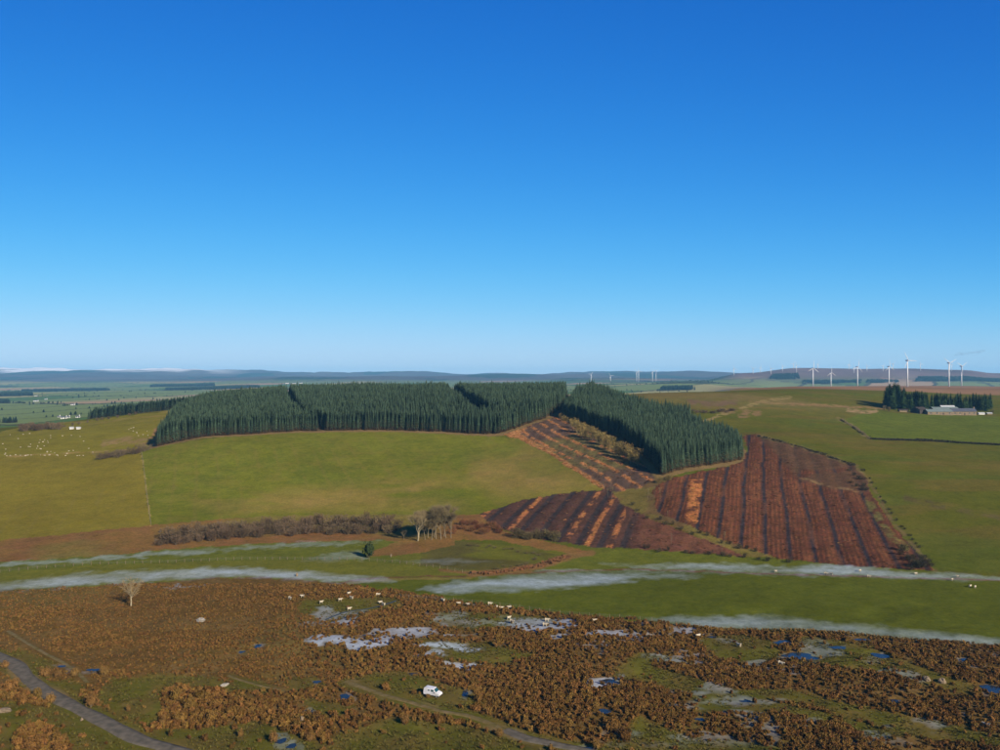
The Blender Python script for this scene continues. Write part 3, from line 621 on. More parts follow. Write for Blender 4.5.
# ------------------------------------------------------------------ land meshes
def grid_land():
    T = np.concatenate([np.linspace(-1.25, -0.72, 90, endpoint=False), np.linspace(-0.72, 0.72, 760, endpoint=False), np.linspace(0.72, 1.25, 90)])
    D = np.concatenate([np.geomspace(14, 120, 40, endpoint=False), np.geomspace(120, 1160, 560, endpoint=False), np.geomspace(1160, 17000, 320)])
    dd, tt = np.meshgrid(D, T, indexing='ij')
    x = (tt * dd).ravel(); y = dd.ravel()
    z = H(x, y)
    col, frost, grain, reg, g, mo = classify(x, y, z)
    # low brash ridges on the felled ground
    s2 = x - 0.33 * y; w2 = (s2 + 2.2 * (fbm(x, y, 45.0, 2) - 0.5)) / 11.0; r2 = w2 - np.floor(w2)
    cf = ((reg == 14) | (reg == 15)) & (y < 700)
    z = z + cf * (0.16 * np.cos((r2 - 0.72) * 2 * math.pi) + 0.5 * (fbm(x, y, 3.0, 2) - 0.5))
    nr, nc = dd.shape
    i = np.arange((nr - 1) * nc).reshape(nr - 1, nc)[:, :-1].ravel()
    F = np.stack([i, i + 1, i + nc + 1, i + nc], 1)
    fr = reg[F[:, 0]]
    names = {1: ('moorland', 'brown bracken moorland with green clearings and frost in the foreground'), 3: ('hillside_pasture', 'olive green open pasture on the right hillside'),
             4: ('sheep_pasture', 'yellow green pasture with scattered sheep left of the plantation'), 5: ('olive_field', 'olive brown field at left below the sheep pasture'),
             6: ('green_hill_field', 'large green hill field in front of the plantation'), 7: ('farm_field', 'bright green field in front of the farm'),
             8: ('frosty_field', 'pale frosty strip field above the post fence'), 9: ('frosty_field', 'pale frosty field between post fence and moor'), 10: ('rushy_field', 'small green field with dark rushes by the burn'),
             11: ('field_strip', 'narrow frosty field strip under the clear-felled slope'), 12: ('valley_field', 'long dark green valley field along the moor edge'), 13: ('bracken_bank', 'rusty bracken bank along the burn below the hill fields'),
             14: ('felled_ground', 'dark clear-felled ground with orange brash rows beside the green hill field'), 15: ('felled_slope', 'reddish clear-felled slope with dark parallel furrows'), 16: ('grass_bank', 'yellow grassy bank between the two felled areas'),
             17: ('forest_floor', 'brown needle litter ground under the conifer plantation'), 18: ('far_farmland', 'patchwork of distant farmland and brown moor'), 19: ('hills', 'hazy blue heather hills on the horizon'), 20: ('mountains', 'snow capped mountains far off at left')}
    for k, (nm, lb) in names.items():
        s = fr == k
        if not s.any(): continue
        f = F[s]; uq, inv = np.unique(f.ravel(), return_inverse=True)
        me = bpy.data.meshes.new(nm); nf = len(f)
        me.vertices.add(len(uq)); me.vertices.foreach_set('co', np.stack([x[uq], y[uq], z[uq]], 1).astype(np.float32).ravel())
        me.loops.add(nf * 4); me.loops.foreach_set('vertex_index', inv.astype(np.int32).ravel())
        me.polygons.add(nf); me.polygons.foreach_set('loop_start', np.arange(0, nf * 4, 4, dtype=np.int32)); me.polygons.foreach_set('use_smooth', np.ones(nf, bool))
        a = me.attributes.new('col', 'FLOAT_COLOR', 'POINT'); a.data.foreach_set('color', np.hstack([col[uq], np.ones((len(uq), 1))]).astype(np.float32).ravel())
        for an, ar in (('frost', frost), ('grain', grain)):
            a = me.attributes.new(an, 'FLOAT', 'POINT'); a.data.foreach_set('value', ar[uq].astype(np.float32))
        me.update(calc_edges=True); me.materials.append(M_GROUND)
        o = bpy.data.objects.new(nm, me); COL.objects.link(o); tag(o, lb, kind='structure')
grid_land()

def ribbon(name, pts, hw, m, lift, label, n_per=1.2, sag=0.0):
    P = [Vector((a, b)) for a, b in pts]; L = [P[0]]
    for i in range(len(P) - 1):
        p0, p1, p2, p3 = P[max(i - 1, 0)], P[i], P[i + 1], P[min(i + 2, len(P) - 1)]
        n = max(2, int((p2 - p1).length / n_per))
        for k in range(1, n + 1):
            t = k / n
            L.append(0.5 * ((2 * p1) + (p2 - p0) * t + (2 * p0 - 5 * p1 + 4 * p2 - p3) * t * t + (3 * p1 - p0 - 3 * p2 + p3) * t ** 3))
    V = []; F = []; cols = [-1, -0.97, -0.5, 0, 0.5, 0.97, 1]
    for i, p in enumerate(L):
        t = (L[min(i + 1, len(L) - 1)] - L[max(i - 1, 0)]).normalized(); nrm = Vector((-t.y, t.x))
        wob = 1 + 0.12 * math.sin(i * 0.37) * math.sin(i * 0.113 + 1)
        for c in cols:
            q = p + nrm * (hw * c * wob); V.append((q.x, q.y, lift + (0.04 if abs(c) < 0.6 else 0.0) - (0.25 if abs(c) == 1 else 0)))
    hz = H(np.array([v[0] for v in V]), np.array([v[1] for v in V])); V = [(a, b, c + h) for (a, b, c), h in zip(V, hz)]
    k = len(cols)
    for i in range(len(L) - 1):
        for j in range(k - 1): F.append((i * k + j, i * k + j + 1, (i + 1) * k + j + 1, (i + 1) * k + j))
    o = mesh_obj(name, V, F, m, None, True); tag(o, label, kind='structure'); return o
def frost_shade_sheets():  # flat blue sheets added where frost lies in shade, no water there
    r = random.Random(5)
    for (cx, cy, cz, a_, b_) in FROST_SHADES:
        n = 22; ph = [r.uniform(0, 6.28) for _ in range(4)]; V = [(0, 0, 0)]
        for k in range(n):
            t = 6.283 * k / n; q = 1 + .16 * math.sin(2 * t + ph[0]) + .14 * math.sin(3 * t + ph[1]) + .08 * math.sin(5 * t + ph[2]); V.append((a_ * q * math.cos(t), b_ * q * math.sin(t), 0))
        o = mesh_obj('frost_shade_sheet', V, [(0, 1 + k, 1 + (k + 1) % n) for k in range(n)], M_FROSTSHADE); o.location = (cx, cy, cz - 0.02); tag(o, 'small dark blue sheet imitating shaded frost on the moor', kind='structure')
frost_shade_sheets()
ribbon('road', W_ROAD, 1.95, M_ASPH, 0.10, 'narrow grey single track road at lower left')
ribbon('lane', W_LANE, 1.3, M_ASPH, 0.09, 'short stretch of grey lane at the bottom edge of the moor')
ribbon('track', W_TRACK, 0.8, M_GRAVEL, 0.07, 'pale grassy track below the white van')
ribbon('footpath', W_PATH, 0.55, M_GRAVEL, 0.07, 'pale stony path above the road')
ribbon('footpath', W_PATH2, 0.45, M_GRAVEL, 0.07, 'short pale path through bracken below the frost patches')
ribbon('stream', W_BURN, 0.4, M_WATER, 0.06, 'narrow dark burn crossing the moor near the sheep')
#PART2
# ------------------------------------------------------------------ plant meshes
def conifer_mesh(seed, z0=0.16, z1=0.985, whorls=18, per=8, rad=0.118, name='crown', dead=False):
    r = random.Random(seed); V = []; F = []
    for i in range(whorls):
        f = i / (whorls - 1); z = z0 + (z1 - z0) * f + r.uniform(-.008, .008)
        rr = rad * ((1 - (z - z0) / (1.0 - z0)) ** 0.54) + 0.004
        if not dead and z < z0 + 0.16: rr *= 0.75 + 1.5 * (z - z0)
        a0 = r.uniform(0, 6.28)
        for k in range(per):
            a = a0 + 6.283 * (k + r.uniform(-.28, .28)) / per; q = rr * r.uniform(.72, 1.18); w = q * (r.uniform(.32, .46) if not dead else 0.12)
            ca, sa = math.cos(a), math.sin(a); up = (0.35 if f > 0.55 else -0.05) + r.uniform(-.2, .15) if not dead else r.uniform(-.3, .3)
            n = len(V); m = 0.58 * q
            V += [(0, 0, z + 0.012), (m * ca - w * sa, m * sa + w * ca, z + up * m - 0.012), (q * ca, q * sa, z + up * q - 0.016), (m * ca + w * sa, m * sa - w * ca, z + up * m - 0.012)]
            F += [(n, n + 1, n + 2), (n, n + 2, n + 3)]
    if not dead:
        n = len(V); V.append((0, 0, 1.0)); k = 5
        for j in range(k): V.append((0.007 * math.cos(6.283 * j / k), 0.007 * math.sin(6.283 * j / k), 0.93))
        F += [(n, n + 1 + j, n + 1 + (j + 1) % k) for j in range(k)]
        n = len(V); k = 6; ring = [(z0 + 0.04, rad * 0.50), (0.55, rad * 0.34), (0.93, 0.008)]
        for z, rr in ring:
            for j in range(k): V.append((rr * math.cos(6.283 * j / k), rr * math.sin(6.283 * j / k), z))
        for q in range(2):
            for j in range(k): F.append((n + q * k + j, n + q * k + (j + 1) % k, n + (q + 1) * k + (j + 1) % k, n + (q + 1) * k + j))
    return V, F
def mk(name, VF, m):
    me = bpy.data.meshes.new(name); me.from_pydata(VF[0], [], VF[1]); me.update(); me.materials.append(m); return me
def trunk_mesh(r0=0.0105, top=0.93, n=5, m=None, name='trunk'):
    b = MB(); b.tube((0, 0, -0.02), (0, 0, top), r0, 0.002, n, False); return mk(name, (b.v, b.f), m or M_TRUNK)

def leaf_dome(seed, n, rx, rz, size, name, m, hole=0.15, lumps=5, flat=0.0, low=0.0, up=0.0):
    """a clump: leafy faces spread through a few overlapping lumps standing on the ground"""
    r = random.Random(seed); V = []; F = []; L = []
    for k in range(lumps):
        a = r.uniform(0, 6.28); q = rx * 0.55 * math.sqrt(r.random())
        L.append((q * math.cos(a), q * math.sin(a), rz * r.uniform(.28, .5), rx * r.uniform(.38, .6), rz * r.uniform(.38, .52)))
    for i in range(n):
        cx, cy, cz, lr, lz = L[i % lumps]
        d = Vector((r.gauss(0, 1), r.gauss(0, 1), r.gauss(0.25, 1))).normalized(); s = r.uniform(.72, 1.05)
        p = Vector((cx + d.x * lr * s, cy + d.y * lr * s, max(low, cz + d.z * lz * s)))
        nn = (d + Vector((r.gauss(0, .45), r.gauss(0, .45), r.gauss(0.1, .45)))).normalized(); t = nn.orthogonal().normalized(); t.rotate(Matrix.Rotation(r.uniform(0, 6.28), 3, nn)); 
        if up: t = (t * (1 - up) + Vector((0, 0, up * 1.6))).normalized(); nn = (nn - t * nn.dot(t)).normalized()
        b = nn.cross(t)
        q = size * r.uniform(.6, 1.35); k = len(V)
        V += [tuple(p + t * q), tuple(p + b * q * r.uniform(.45, .8)), tuple(p - t * q * r.uniform(.5, .9)), tuple(p - b * q * r.uniform(.45, .8))]
        F.append((k, k + 1, k + 2, k + 3))
    # inner body so that the clump is not see-through everywhere
    for (cx, cy, cz, lr, lz) in L:
        k = len(V); ns, nt = 6, 3; a, c = lr * (0.8 - hole), lz * (0.8 - hole)
        for i in range(1, nt + 1):
            th = math.pi * i / (nt + 1)
            for j in range(ns): V.append((cx + a * math.sin(th) * math.cos(6.283 * j / ns), cy + a * math.sin(th) * math.sin(6.283 * j / ns), max(-0.1, cz + c * math.cos(th))))
        V += [(cx, cy, cz + c), (cx, cy, max(-0.12, cz - c))]
        for i in range(nt - 1):
            for j in range(ns): F.append((k + i * ns + j, k + i * ns + (j + 1) % ns, k + (i + 1) * ns + (j + 1) % ns, k + (i + 1) * ns + j))
        for j in range(ns): F.append((k + nt * ns, k + (j + 1) % ns, k + j)); F.append((k + nt * ns + 1, k + (nt - 1) * ns + j, k + (nt - 1) * ns + (j + 1) % ns))
    return mk(name, (V, F), m)

def twig_shrub(seed, n, m, name='foliage'):
    r = random.Random(seed); V = []; F = []; L = [(r.gauss(0, .38), r.gauss(0, .38), r.uniform(.7, 1.25)) for k in range(9)]
    for i in range(n):
        cx, cy, hh = L[i % 9]; z = hh * r.random() ** .75; q = 0.12 + 0.30 * math.sin(min(1, z / hh) * 2.6); a = r.uniform(0, 6.28); q *= math.sqrt(r.random())
        p = Vector((cx * (.5 + .6 * z / hh) + q * math.cos(a), cy * (.5 + .6 * z / hh) + q * math.sin(a), z - .03)); d = Vector((cx * .6 + math.cos(a) * .6, cy * .6 + math.sin(a) * .6, r.uniform(.3, 1.1))).normalized()
        l = r.uniform(.10, .24); sd = d.orthogonal().normalized(); sd.rotate(Matrix.Rotation(r.uniform(0, 6.28), 3, d)); w = r.uniform(.018, .045); k = len(V)
        V += [tuple(p - sd * w * .5), tuple(p + d * l * .6 - sd * w), tuple(p + d * l), tuple(p + d * l * .6 + sd * w)]; F.append((k, k + 1, k + 2, k + 3))
    return mk(name, (V, F), m)
def bare_tree(seed, h, spread, trunk_h, r0, levels=4, forks=3, stems=1, twig=0.5):
    """trunk and limbs, then fine twigs as slim faces"""
    r = random.Random(seed); T = MB(); V = []; F = []
    def twigs(p, d, L, n):
        for i in range(n):
            q = (d + Vector((r.gauss(0, .65), r.gauss(0, .65), r.gauss(.12, .5)))).normalized(); l = L * r.uniform(.5, 1.2); s = q.orthogonal().normalized(); s.rotate(Matrix.Rotation(r.uniform(0, 6.28), 3, q)); w = l * 0.006 + 0.007
            k = len(V); m = p + q * l * 0.5 + Vector((r.gauss(0, .06 * l), r.gauss(0, .06 * l), 0)); e = p + q * l + Vector((0, 0, -.1 * l))
            V.extend([tuple(p + s * w), tuple(m + s * w * .7), tuple(e), tuple(m - s * w * .7), tuple(p - s * w)]); F.append((k, k + 1, k + 2, k + 3, k + 4))
    def grow(p, d, L, rad, lev):
        n = 2; q = p
        for i in range(n):
            d2 = (d + Vector((r.gauss(0, .12), r.gauss(0, .12), r.gauss(.05, .08)))).normalized(); e = q + d2 * L / n; r1 = rad * (1 - .2 * (i + 1) / n)
            T.tube(q, e, rad * (1 - .2 * i / n), r1, 6 if lev > levels - 2 else 4, False)
            if lev <= 1: twigs(e, d2, twig * h * 0.15, 5)
            elif lev < levels: twigs(e, d2, twig * h * 0.17, 3)
            if lev >= 2 and (lev < levels or i):
                a = r.uniform(0, 6.28); grow(e, (d2 * .55 + Vector((math.cos(a), math.sin(a), .1)) * (.35 + spread * .6)).normalized(), L * r.uniform(.5, .7), rad * .38, lev - 2)
            q, d = e, d2
        if lev == 0: twigs(q, d, twig * h * 0.18, 9); return
        m = forks + (1 if r.random() < .4 else 0); a0 = r.uniform(0, 6.28)
        for k in range(m):
            a = a0 + 6.283 * k / m + r.uniform(-.4, .4); o = Vector((math.cos(a), math.sin(a), 0)) * spread * r.uniform(.6, 1.2)
            grow(q, (d * 0.9 + o + Vector((0, 0, .18))).normalized(), L * r.uniform(.62, .82), rad * r.uniform(.5, .68), lev - 1)
    for s in range(stems):
        a = r.uniform(0, 6.28); lean = 0 if stems == 1 else .28
        grow(Vector((0.12 * s * math.cos(a), 0.12 * s * math.sin(a), -0.1)), Vector((lean * math.cos(a + s), lean * math.sin(a + s), 1)).normalized(), trunk_h, r0, levels)
    zm = max(v[2] for v in V); k = h / zm
    return ([tuple(c * k for c in v) for v in T.v], T.f), ([tuple(c * k for c in v) for v in V], F)
def tree_proto(name, VFs, bark, twig):
    o = empty(name); a, b = VFs
    t = link_copy(mk('trunk', a, bark), 'trunk', o); link_copy(mk('crown', b, twig), 'crown', o); t.data.polygons.foreach_set('use_smooth', [True] * len(t.data.polygons)); return o

# ------------------------------------------------------------------ scattering of what nobody could count
def scatter(name, pts, rot, scl, var, sources, label):
    """sources: list of lists of objects; each list is joined into one instanced variant"""
    me = bpy.data.meshes.new(name); n = len(pts)
    me.vertices.add(n); me.vertices.foreach_set('co', np.asarray(pts, np.float32).ravel())
    a = me.attributes.new('rot', 'FLOAT_VECTOR', 'POINT'); a.data.foreach_set('vector', np.asarray(rot, np.float32).ravel())
    a = me.attributes.new('scl', 'FLOAT_VECTOR', 'POINT'); a.data.foreach_set('vector', np.asarray(scl, np.float32).ravel())
    a = me.attributes.new('var', 'INT', 'POINT'); a.data.foreach_set('value', np.asarray(var, np.int32))
    o = bpy.data.objects.new(name, me); COL.objects.link(o); tag(o, label, kind='stuff')
    ng = bpy.data.node_groups.new(name + '_nodes', 'GeometryNodeTree')
    ng.interface.new_socket('Geometry', in_out='INPUT', socket_type='NodeSocketGeometry'); ng.interface.new_socket('Geometry', in_out='OUTPUT', socket_type='NodeSocketGeometry')
    N, L = ng.nodes, ng.links; gi = N.new('NodeGroupInput'); go = N.new('NodeGroupOutput'); ip = N.new('GeometryNodeInstanceOnPoints'); jn = N.new('GeometryNodeJoinGeometry')
    for grp in sources:
        j2 = N.new('GeometryNodeJoinGeometry')
        for s in grp:
            oi = N.new('GeometryNodeObjectInfo'); oi.transform_space = 'ORIGINAL'; oi.inputs['Object'].default_value = s; L.new(oi.outputs['Geometry'], j2.inputs[0])
        g2 = N.new('GeometryNodeGeometryToInstance'); L.new(j2.outputs[0], g2.inputs[0]); L.new(g2.outputs[0], jn.inputs[0])
    def att(nm, t):
        k = N.new('GeometryNodeInputNamedAttribute'); k.data_type = t; k.inputs['Name'].default_value = nm; return [s for s in k.outputs if s.enabled and s.name == 'Attribute'][0]
    L.new(gi.outputs[0], ip.inputs['Points']); L.new(jn.outputs[0], ip.inputs['Instance']); ip.inputs['Pick Instance'].default_value = True
    L.new(att('var', 'INT'), ip.inputs['Instance Index']); L.new(att('scl', 'FLOAT_VECTOR'), ip.inputs['Scale'])
    er = N.new('FunctionNodeEulerToRotation'); L.new(att('rot', 'FLOAT_VECTOR'), er.inputs[0]); L.new(er.outputs[0], ip.inputs['Rotation'])
    L.new(ip.outputs[0], go.inputs[0]); md = o.modifiers.new('scatter', 'NODES'); md.node_group = ng
    return o
def rz_arr(n): return np.stack([np.zeros(n), np.zeros(n), rng.random(n) * 6.283], 1)

# ------------------------------------------------------------------ plantation
CON = [(mk('crown', conifer_mesh(i, 0.13), M_NEEDLE), trunk_mesh(), mk('dead_branches', conifer_mesh(90 + i, 0.04, 0.46, 11, 8, 0.12, dead=True), M_DEADTWIG)) for i in range(4)]
tx, ty = forest_trees(); tz = H(tx, ty)
th = 14.4 + 1.7 * (fbm(tx, ty, 60.0, 2) - 0.5) * 2 + rng.normal(0, 1.4, tx.shape)
order = []
tu = 500 + FPX * tx / ty
bins = np.floor(tu / 2.0).astype(int); lead = np.full(tx.shape, 1e9)
for b in np.unique(bins):
    s = (bins >= b - 1) & (bins <= b + 1); q = bins == b; lead[q] = ty[q] - ty[s].min()
lead += (tu > 562) * 0.0
idx = np.argsort(lead + 0.004 * ty)[:300]; single = np.zeros(tx.shape, bool); single[idx] = True
protos = None
for c, i in enumerate(idx):
    k = c % 4; crown, trunk, dead = CON[k]
    o = empty('spruce_tree', (tx[i], ty[i], tz[i]), random.uniform(0, 6.28)); fw_ = random.uniform(1.05, 1.45); o.scale = (th[i] * fw_, th[i] * fw_, th[i])
    parts = [link_copy(crown, 'crown', o), link_copy(trunk, 'trunk', o), link_copy(dead, 'dead_branches', o)]
    if c < 4: protos = (protos or []) + [parts]
    left = tu[i] < 562
    tag(o, 'dark green spruce in the front rows of the plantation above the green field' if left else 'dark green spruce in the front rows of the plantation block beside the felled slope', 'spruce tree', 'front row spruces above the green field' if left else 'front row spruces beside the felled slope')
r_ = ~single; n = int(r_.sum())
scatter('spruce_plantation', np.stack([tx[r_], ty[r_], tz[r_]], 1), rz_arr(n), np.stack([th[r_] * rng.uniform(.95, 1.2, n), th[r_] * rng.uniform(.95, 1.2, n), th[r_]], 1), rng.integers(0, 4, n), protos, 'dense dark green spruce plantation covering the hilltop')

# woods further off
def wood(poly, dens, h, label, rows=None, n_src=protos, d0=None, name='conifer_wood'):
    P = poly; xs = np.array([p[0] for p in P]); ys = np.array([p[1] for p in P])
    n = int((xs.max() - xs.min()) * (ys.max() - ys.min()) / dens ** 2)
    x = rng.uniform(xs.min(), xs.max(), n); y = rng.uniform(ys.min(), ys.max(), n); k = inside(x, y, P) & (fbm(x, y, max(40.0, (xs.max() - xs.min()) * .09), 3) > (0.40 if d0 is None else d0)); x, y = x[k], y[k]
    z = H(x, y); n = len(x); hh = h * rng.uniform(.8, 1.15, n)
    return scatter(name, np.stack([x, y, z], 1), rz_arr(n), np.stack([hh * max(dens / 2.3, 1.7), hh * max(dens / 2.3, 1.7), hh], 1), rng.integers(0, 4, n), n_src, label)
wood([lw(88, 905), lw(120, 900), lw(160, 905), lw(206, 925), lw(210, 1010), lw(160, 1010), lw(110, 980)], 2.2, 15.0, 'long dark conifer shelter belt on the crest left of the plantation', d0=0.0)
for (ua, ub, v, thick, h, lb) in [(150, 215, 386.6, 500, 15, 'thin dark conifer wood far off behind the left end of the plantation'), (165, 260, 389.6, 420, 14, 'long dark conifer wood in the far valley behind the plantation'), (0, 33, 396.5, 300, 15, 'dark wood block in the far valley at the left edge'),
                              (20, 110, 391.5, 260, 14, 'long hazy wood strip in the far left valley'), (-40, 10, 403.5, 200, 14, 'small dark wood at the left edge above the sheep pasture'), (-30, 18, 423.5, 40, 10, 'low dark wood at the left edge beyond the hedge trees'),
                              (660, 695, 390.8, 160, 15, 'dark wood on the green hill behind the plantation block'), (798, 900, 384.0, 160, 13, 'dark conifer strip below the purple windfarm hill'), (915, 1010, 381.5, 220, 14, 'broad dark conifer wood at right behind the turbines'), (770, 800, 380, 300, 15, 'small hazy wood on the windfarm hill')]:
    a = ray((ua + ub) / 2, v, 900); d = a[1]
    sp = max(5.5, d / 900.0)
    wood([lw(ua, d), lw(ub, d * 1.01), lw(ub - 2, d + thick), lw(ua + 3, d + thick)], sp, h, lb)

# hedgerow trees dotted over the far valley fields
n = 9000; hx_ = rng.uniform(-.8, .8, n); hy_ = np.exp(rng.uniform(math.log(1500), math.log(7500), n)); hx_ = hx_ * hy_; c_, _, _, _, _, _ = classify(hx_, hy_, H(hx_, hy_))
k = (c_[:, 0] < 0.065) & ~((hx_ / hy_ > 0.25) & (hy_ < 3600)); k &= rng.random(n) < 0.8; hx_, hy_ = hx_[k], hy_[k]; n = len(hx_)
jj = np.repeat(np.arange(n), 2); hx_ = hx_[jj] + rng.normal(0, 14, n * 2); hy_ = hy_[jj] + rng.normal(0, 14, n * 2); n *= 2; hh = rng.uniform(4, 8, n)
scatter('hedgerow_trees', np.stack([hx_, hy_, H(hx_, hy_)], 1), rz_arr(n), np.stack([hh * 4.5, hh * 4.5, hh], 1), rng.integers(0, 4, n), protos, 'hedgerow trees dotted over the far valley fields'); print('hedgerow', n)
# ------------------------------------------------------------------ moor scrub: bracken clumps one by one in front, the rest as one mass
BR = [leaf_dome(200 + i, 84, 0.80, 1.25, 0.19, 'bracken_clump', M_BRACKEN, lumps=4, hole=.3, up=.6) for i in range(4)]
nx = 170000
bx_ = rng.uniform(-1, 1, nx); by_ = np.sqrt(rng.uniform(100 ** 2, 300 ** 2, nx)); bx_ = bx_ * by_ * 0.80
bz_ = H(bx_, by_); bu = 500 + FPX * bx_ / by_; bv = HV + FPX * (CAMZ - bz_) / by_
_, bfrost, _, breg, bg_, bmo = classify(bx_, by_, bz_)
dens = 0.34 + 0.66 * sm(0.38, 0.54, fbm(bx_, by_, 13.0, 3)) * sm(0.30, 0.5, fbm(bx_ + 50, by_, 4.0, 2))
cl = np.zeros(nx)
for p in CLUMP: cl = np.maximum(cl, soft(bu, bv, p, 3))
leftm = 1 - sm(230, 420, bu)
dens = np.maximum(dens, cl * 0.9); dens = dens * (0.78 + 0.15 * leftm * (1 - cl))
van_xy = ray(433, 696)
keep = (breg == 1) & (rng.random(nx) < dens * (1 - 0.97 * sm(0.1, 0.75, bg_)) * (1 - sm(0.35, 0.75, bfrost) * 0.86))
for pts, hw in ROADS: keep &= pl_dist(bx_, by_, pts) > hw + 0.9
for cx, cy, cz, ca, cb_ in FROST_SHADES: keep &= np.hypot((bx_ - cx) / (ca + .5), (by_ - cy) / (cb_ + .5)) > 1.05
keep &= np.hypot(bx_ - van_xy[0] - 0.2, by_ - van_xy[1] - 0.5) > 3.4
bx_, by_, bz_, bu, bv, leftm = [a[keep] for a in (bx_, by_, bz_, bu, bv, leftm)]
bs = rng.uniform(0.38, 1.1, len(bx_)) * (0.7 + 0.6 * fbm(bx_, by_, 22.0, 2)) * (1 - 0.45 * leftm * (bv < 690)); hs_ = bs * rng.uniform(.6, 1.05, len(bx_))
vis = (bu > 3) & (bu < 997) & (bv < 747); size = np.where(vis, bs / by_, 0)
idx = np.argsort(-size)[:300]; single = np.zeros(len(bx_), bool); single[idx] = True
bprot = [None] * 4
for c, i in enumerate(idx):
    k = c % 4; o = link_copy(BR[k], 'bracken_clump'); o.location = (bx_[i], by_[i], bz_[i]); o.rotation_euler = (0, 0, random.uniform(0, 6.28)); o.scale = (bs[i], bs[i], hs_[i])
    if bprot[k] is None: bprot[k] = [o]
    tag(o, 'rusty brown bracken clump on the nearest part of the moor', 'bracken', 'nearest bracken clumps on the moor')
r_ = ~single; n = int(r_.sum())
scatter('bracken_cover', np.stack([bx_[r_], by_[r_], bz_[r_] - 0.04], 1), rz_arr(n), np.stack([bs[r_], bs[r_], hs_[r_]], 1), rng.integers(0, 4, n), bprot, 'rusty brown bracken covering the moor in uncountable clumps')
print('bracken', len(bx_), 'trees', len(tx))

# tussocks of grass over the clearings
def tuft(seed, m):
    r = random.Random(seed); V = []; F = []
    for i in range(14):
        a = r.uniform(0, 6.28); q = r.uniform(0, .35); p = Vector((q * math.cos(a), q * math.sin(a), -.03)); t = p + Vector((.35 * math.cos(a), .35 * math.sin(a), r.uniform(.25, .6))); sd = Vector((-math.sin(a), math.cos(a), 0)) * .09; k = len(V)
        V += [tuple(p - sd), tuple(p + sd), tuple(t)]; F.append((k, k + 1, k + 2))
    return mesh_obj('grass_tussock', V, F, m)
M_TUFT = mat('pale_grass', (0.125, 0.10, 0.026), (0.085, 0.078, 0.016), 0.4, rnd=0.4, transl=0.15); tf = [tuft(i, M_TUFT) for i in range(3)]
n = 90000; gx_ = rng.uniform(-1, 1, n); gy_ = np.sqrt(rng.uniform(120 ** 2, 290 ** 2, n)); gx_ = gx_ * gy_ * 0.8; gz_ = H(gx_, gy_); _, gf, _, gr, gg, _ = classify(gx_, gy_, gz_)
k = (gr == 1) & (rng.random(n) < 0.15 + 0.85 * sm(0.42, 0.6, fbm(gx_, gy_, 6.0, 3))) & (gg > 0.15)
for pts, hw in ROADS: k &= pl_dist(gx_, gy_, pts) > hw + 0.15
for cx, cy, cz, ca, cb_ in FROST_SHADES: k &= np.hypot((gx_ - cx) / ca, (gy_ - cy) / cb_) > 1.0
gx_, gy_, gz_ = gx_[k], gy_[k], gz_[k]; n = len(gx_); print('tussocks', n)
for i, (u, v, lb) in enumerate([(450, 735, 'small pale grass tussock on the bottom clearing'), (130, 690, 'small pale grass tussock on the green clearing right of the road'), (760, 694, 'small pale grass tussock on the right clearing')]): tf[i].location = ray(u, v); tag(tf[i], lb, 'grass tussock')
scatter('grass_tussocks', np.stack([gx_, gy_, gz_], 1), rz_arr(n), np.stack([rng.uniform(.35, 1.0, n)] * 3, 1), rng.integers(0, 3, n), [[t] for t in tf], 'pale grass tussocks strewn over the moor clearings')
# larger bushes on the moor, each with its own place
SH = [leaf_dome(300 + i, 620, 1.0, 1.2, 0.085, 'foliage', M_BRACKEN2, lumps=11, hole=.35, up=.35) for i in range(3)]
SH2 = [leaf_dome(320 + i, 620, 1.0, 1.2, 0.085, 'foliage', M_BRACKEN, lumps=11, hole=.35, up=.35) for i in range(3)]
def stem_mesh():
    b = MB(); 
    for a in range(5): b.tube((0, 0, -0.1), (0.4 * math.cos(a * 1.26), 0.4 * math.sin(a * 1.26), 0.6), 0.04, 0.015, 4, False)
    return mk('stem', (b.v, b.f), M_BARK)
STEM = stem_mesh()
def bush(u, v, w, h, meshes, label, name='scrub_bush', cat='bush', group=None, dmin=0, m_=None):
    x, y, z = ray(u, v, dmin); o = empty(name, (x, y, z), random.uniform(0, 6.28)); k = random.choice(meshes)
    c = link_copy(k, 'foliage', o); s = link_copy(STEM, 'stem', o); c.scale = (w / 2, w / 2, h / 1.15); s.scale = (w / 3, w / 3, h * 0.6)
    return tag(o, label, cat, group)
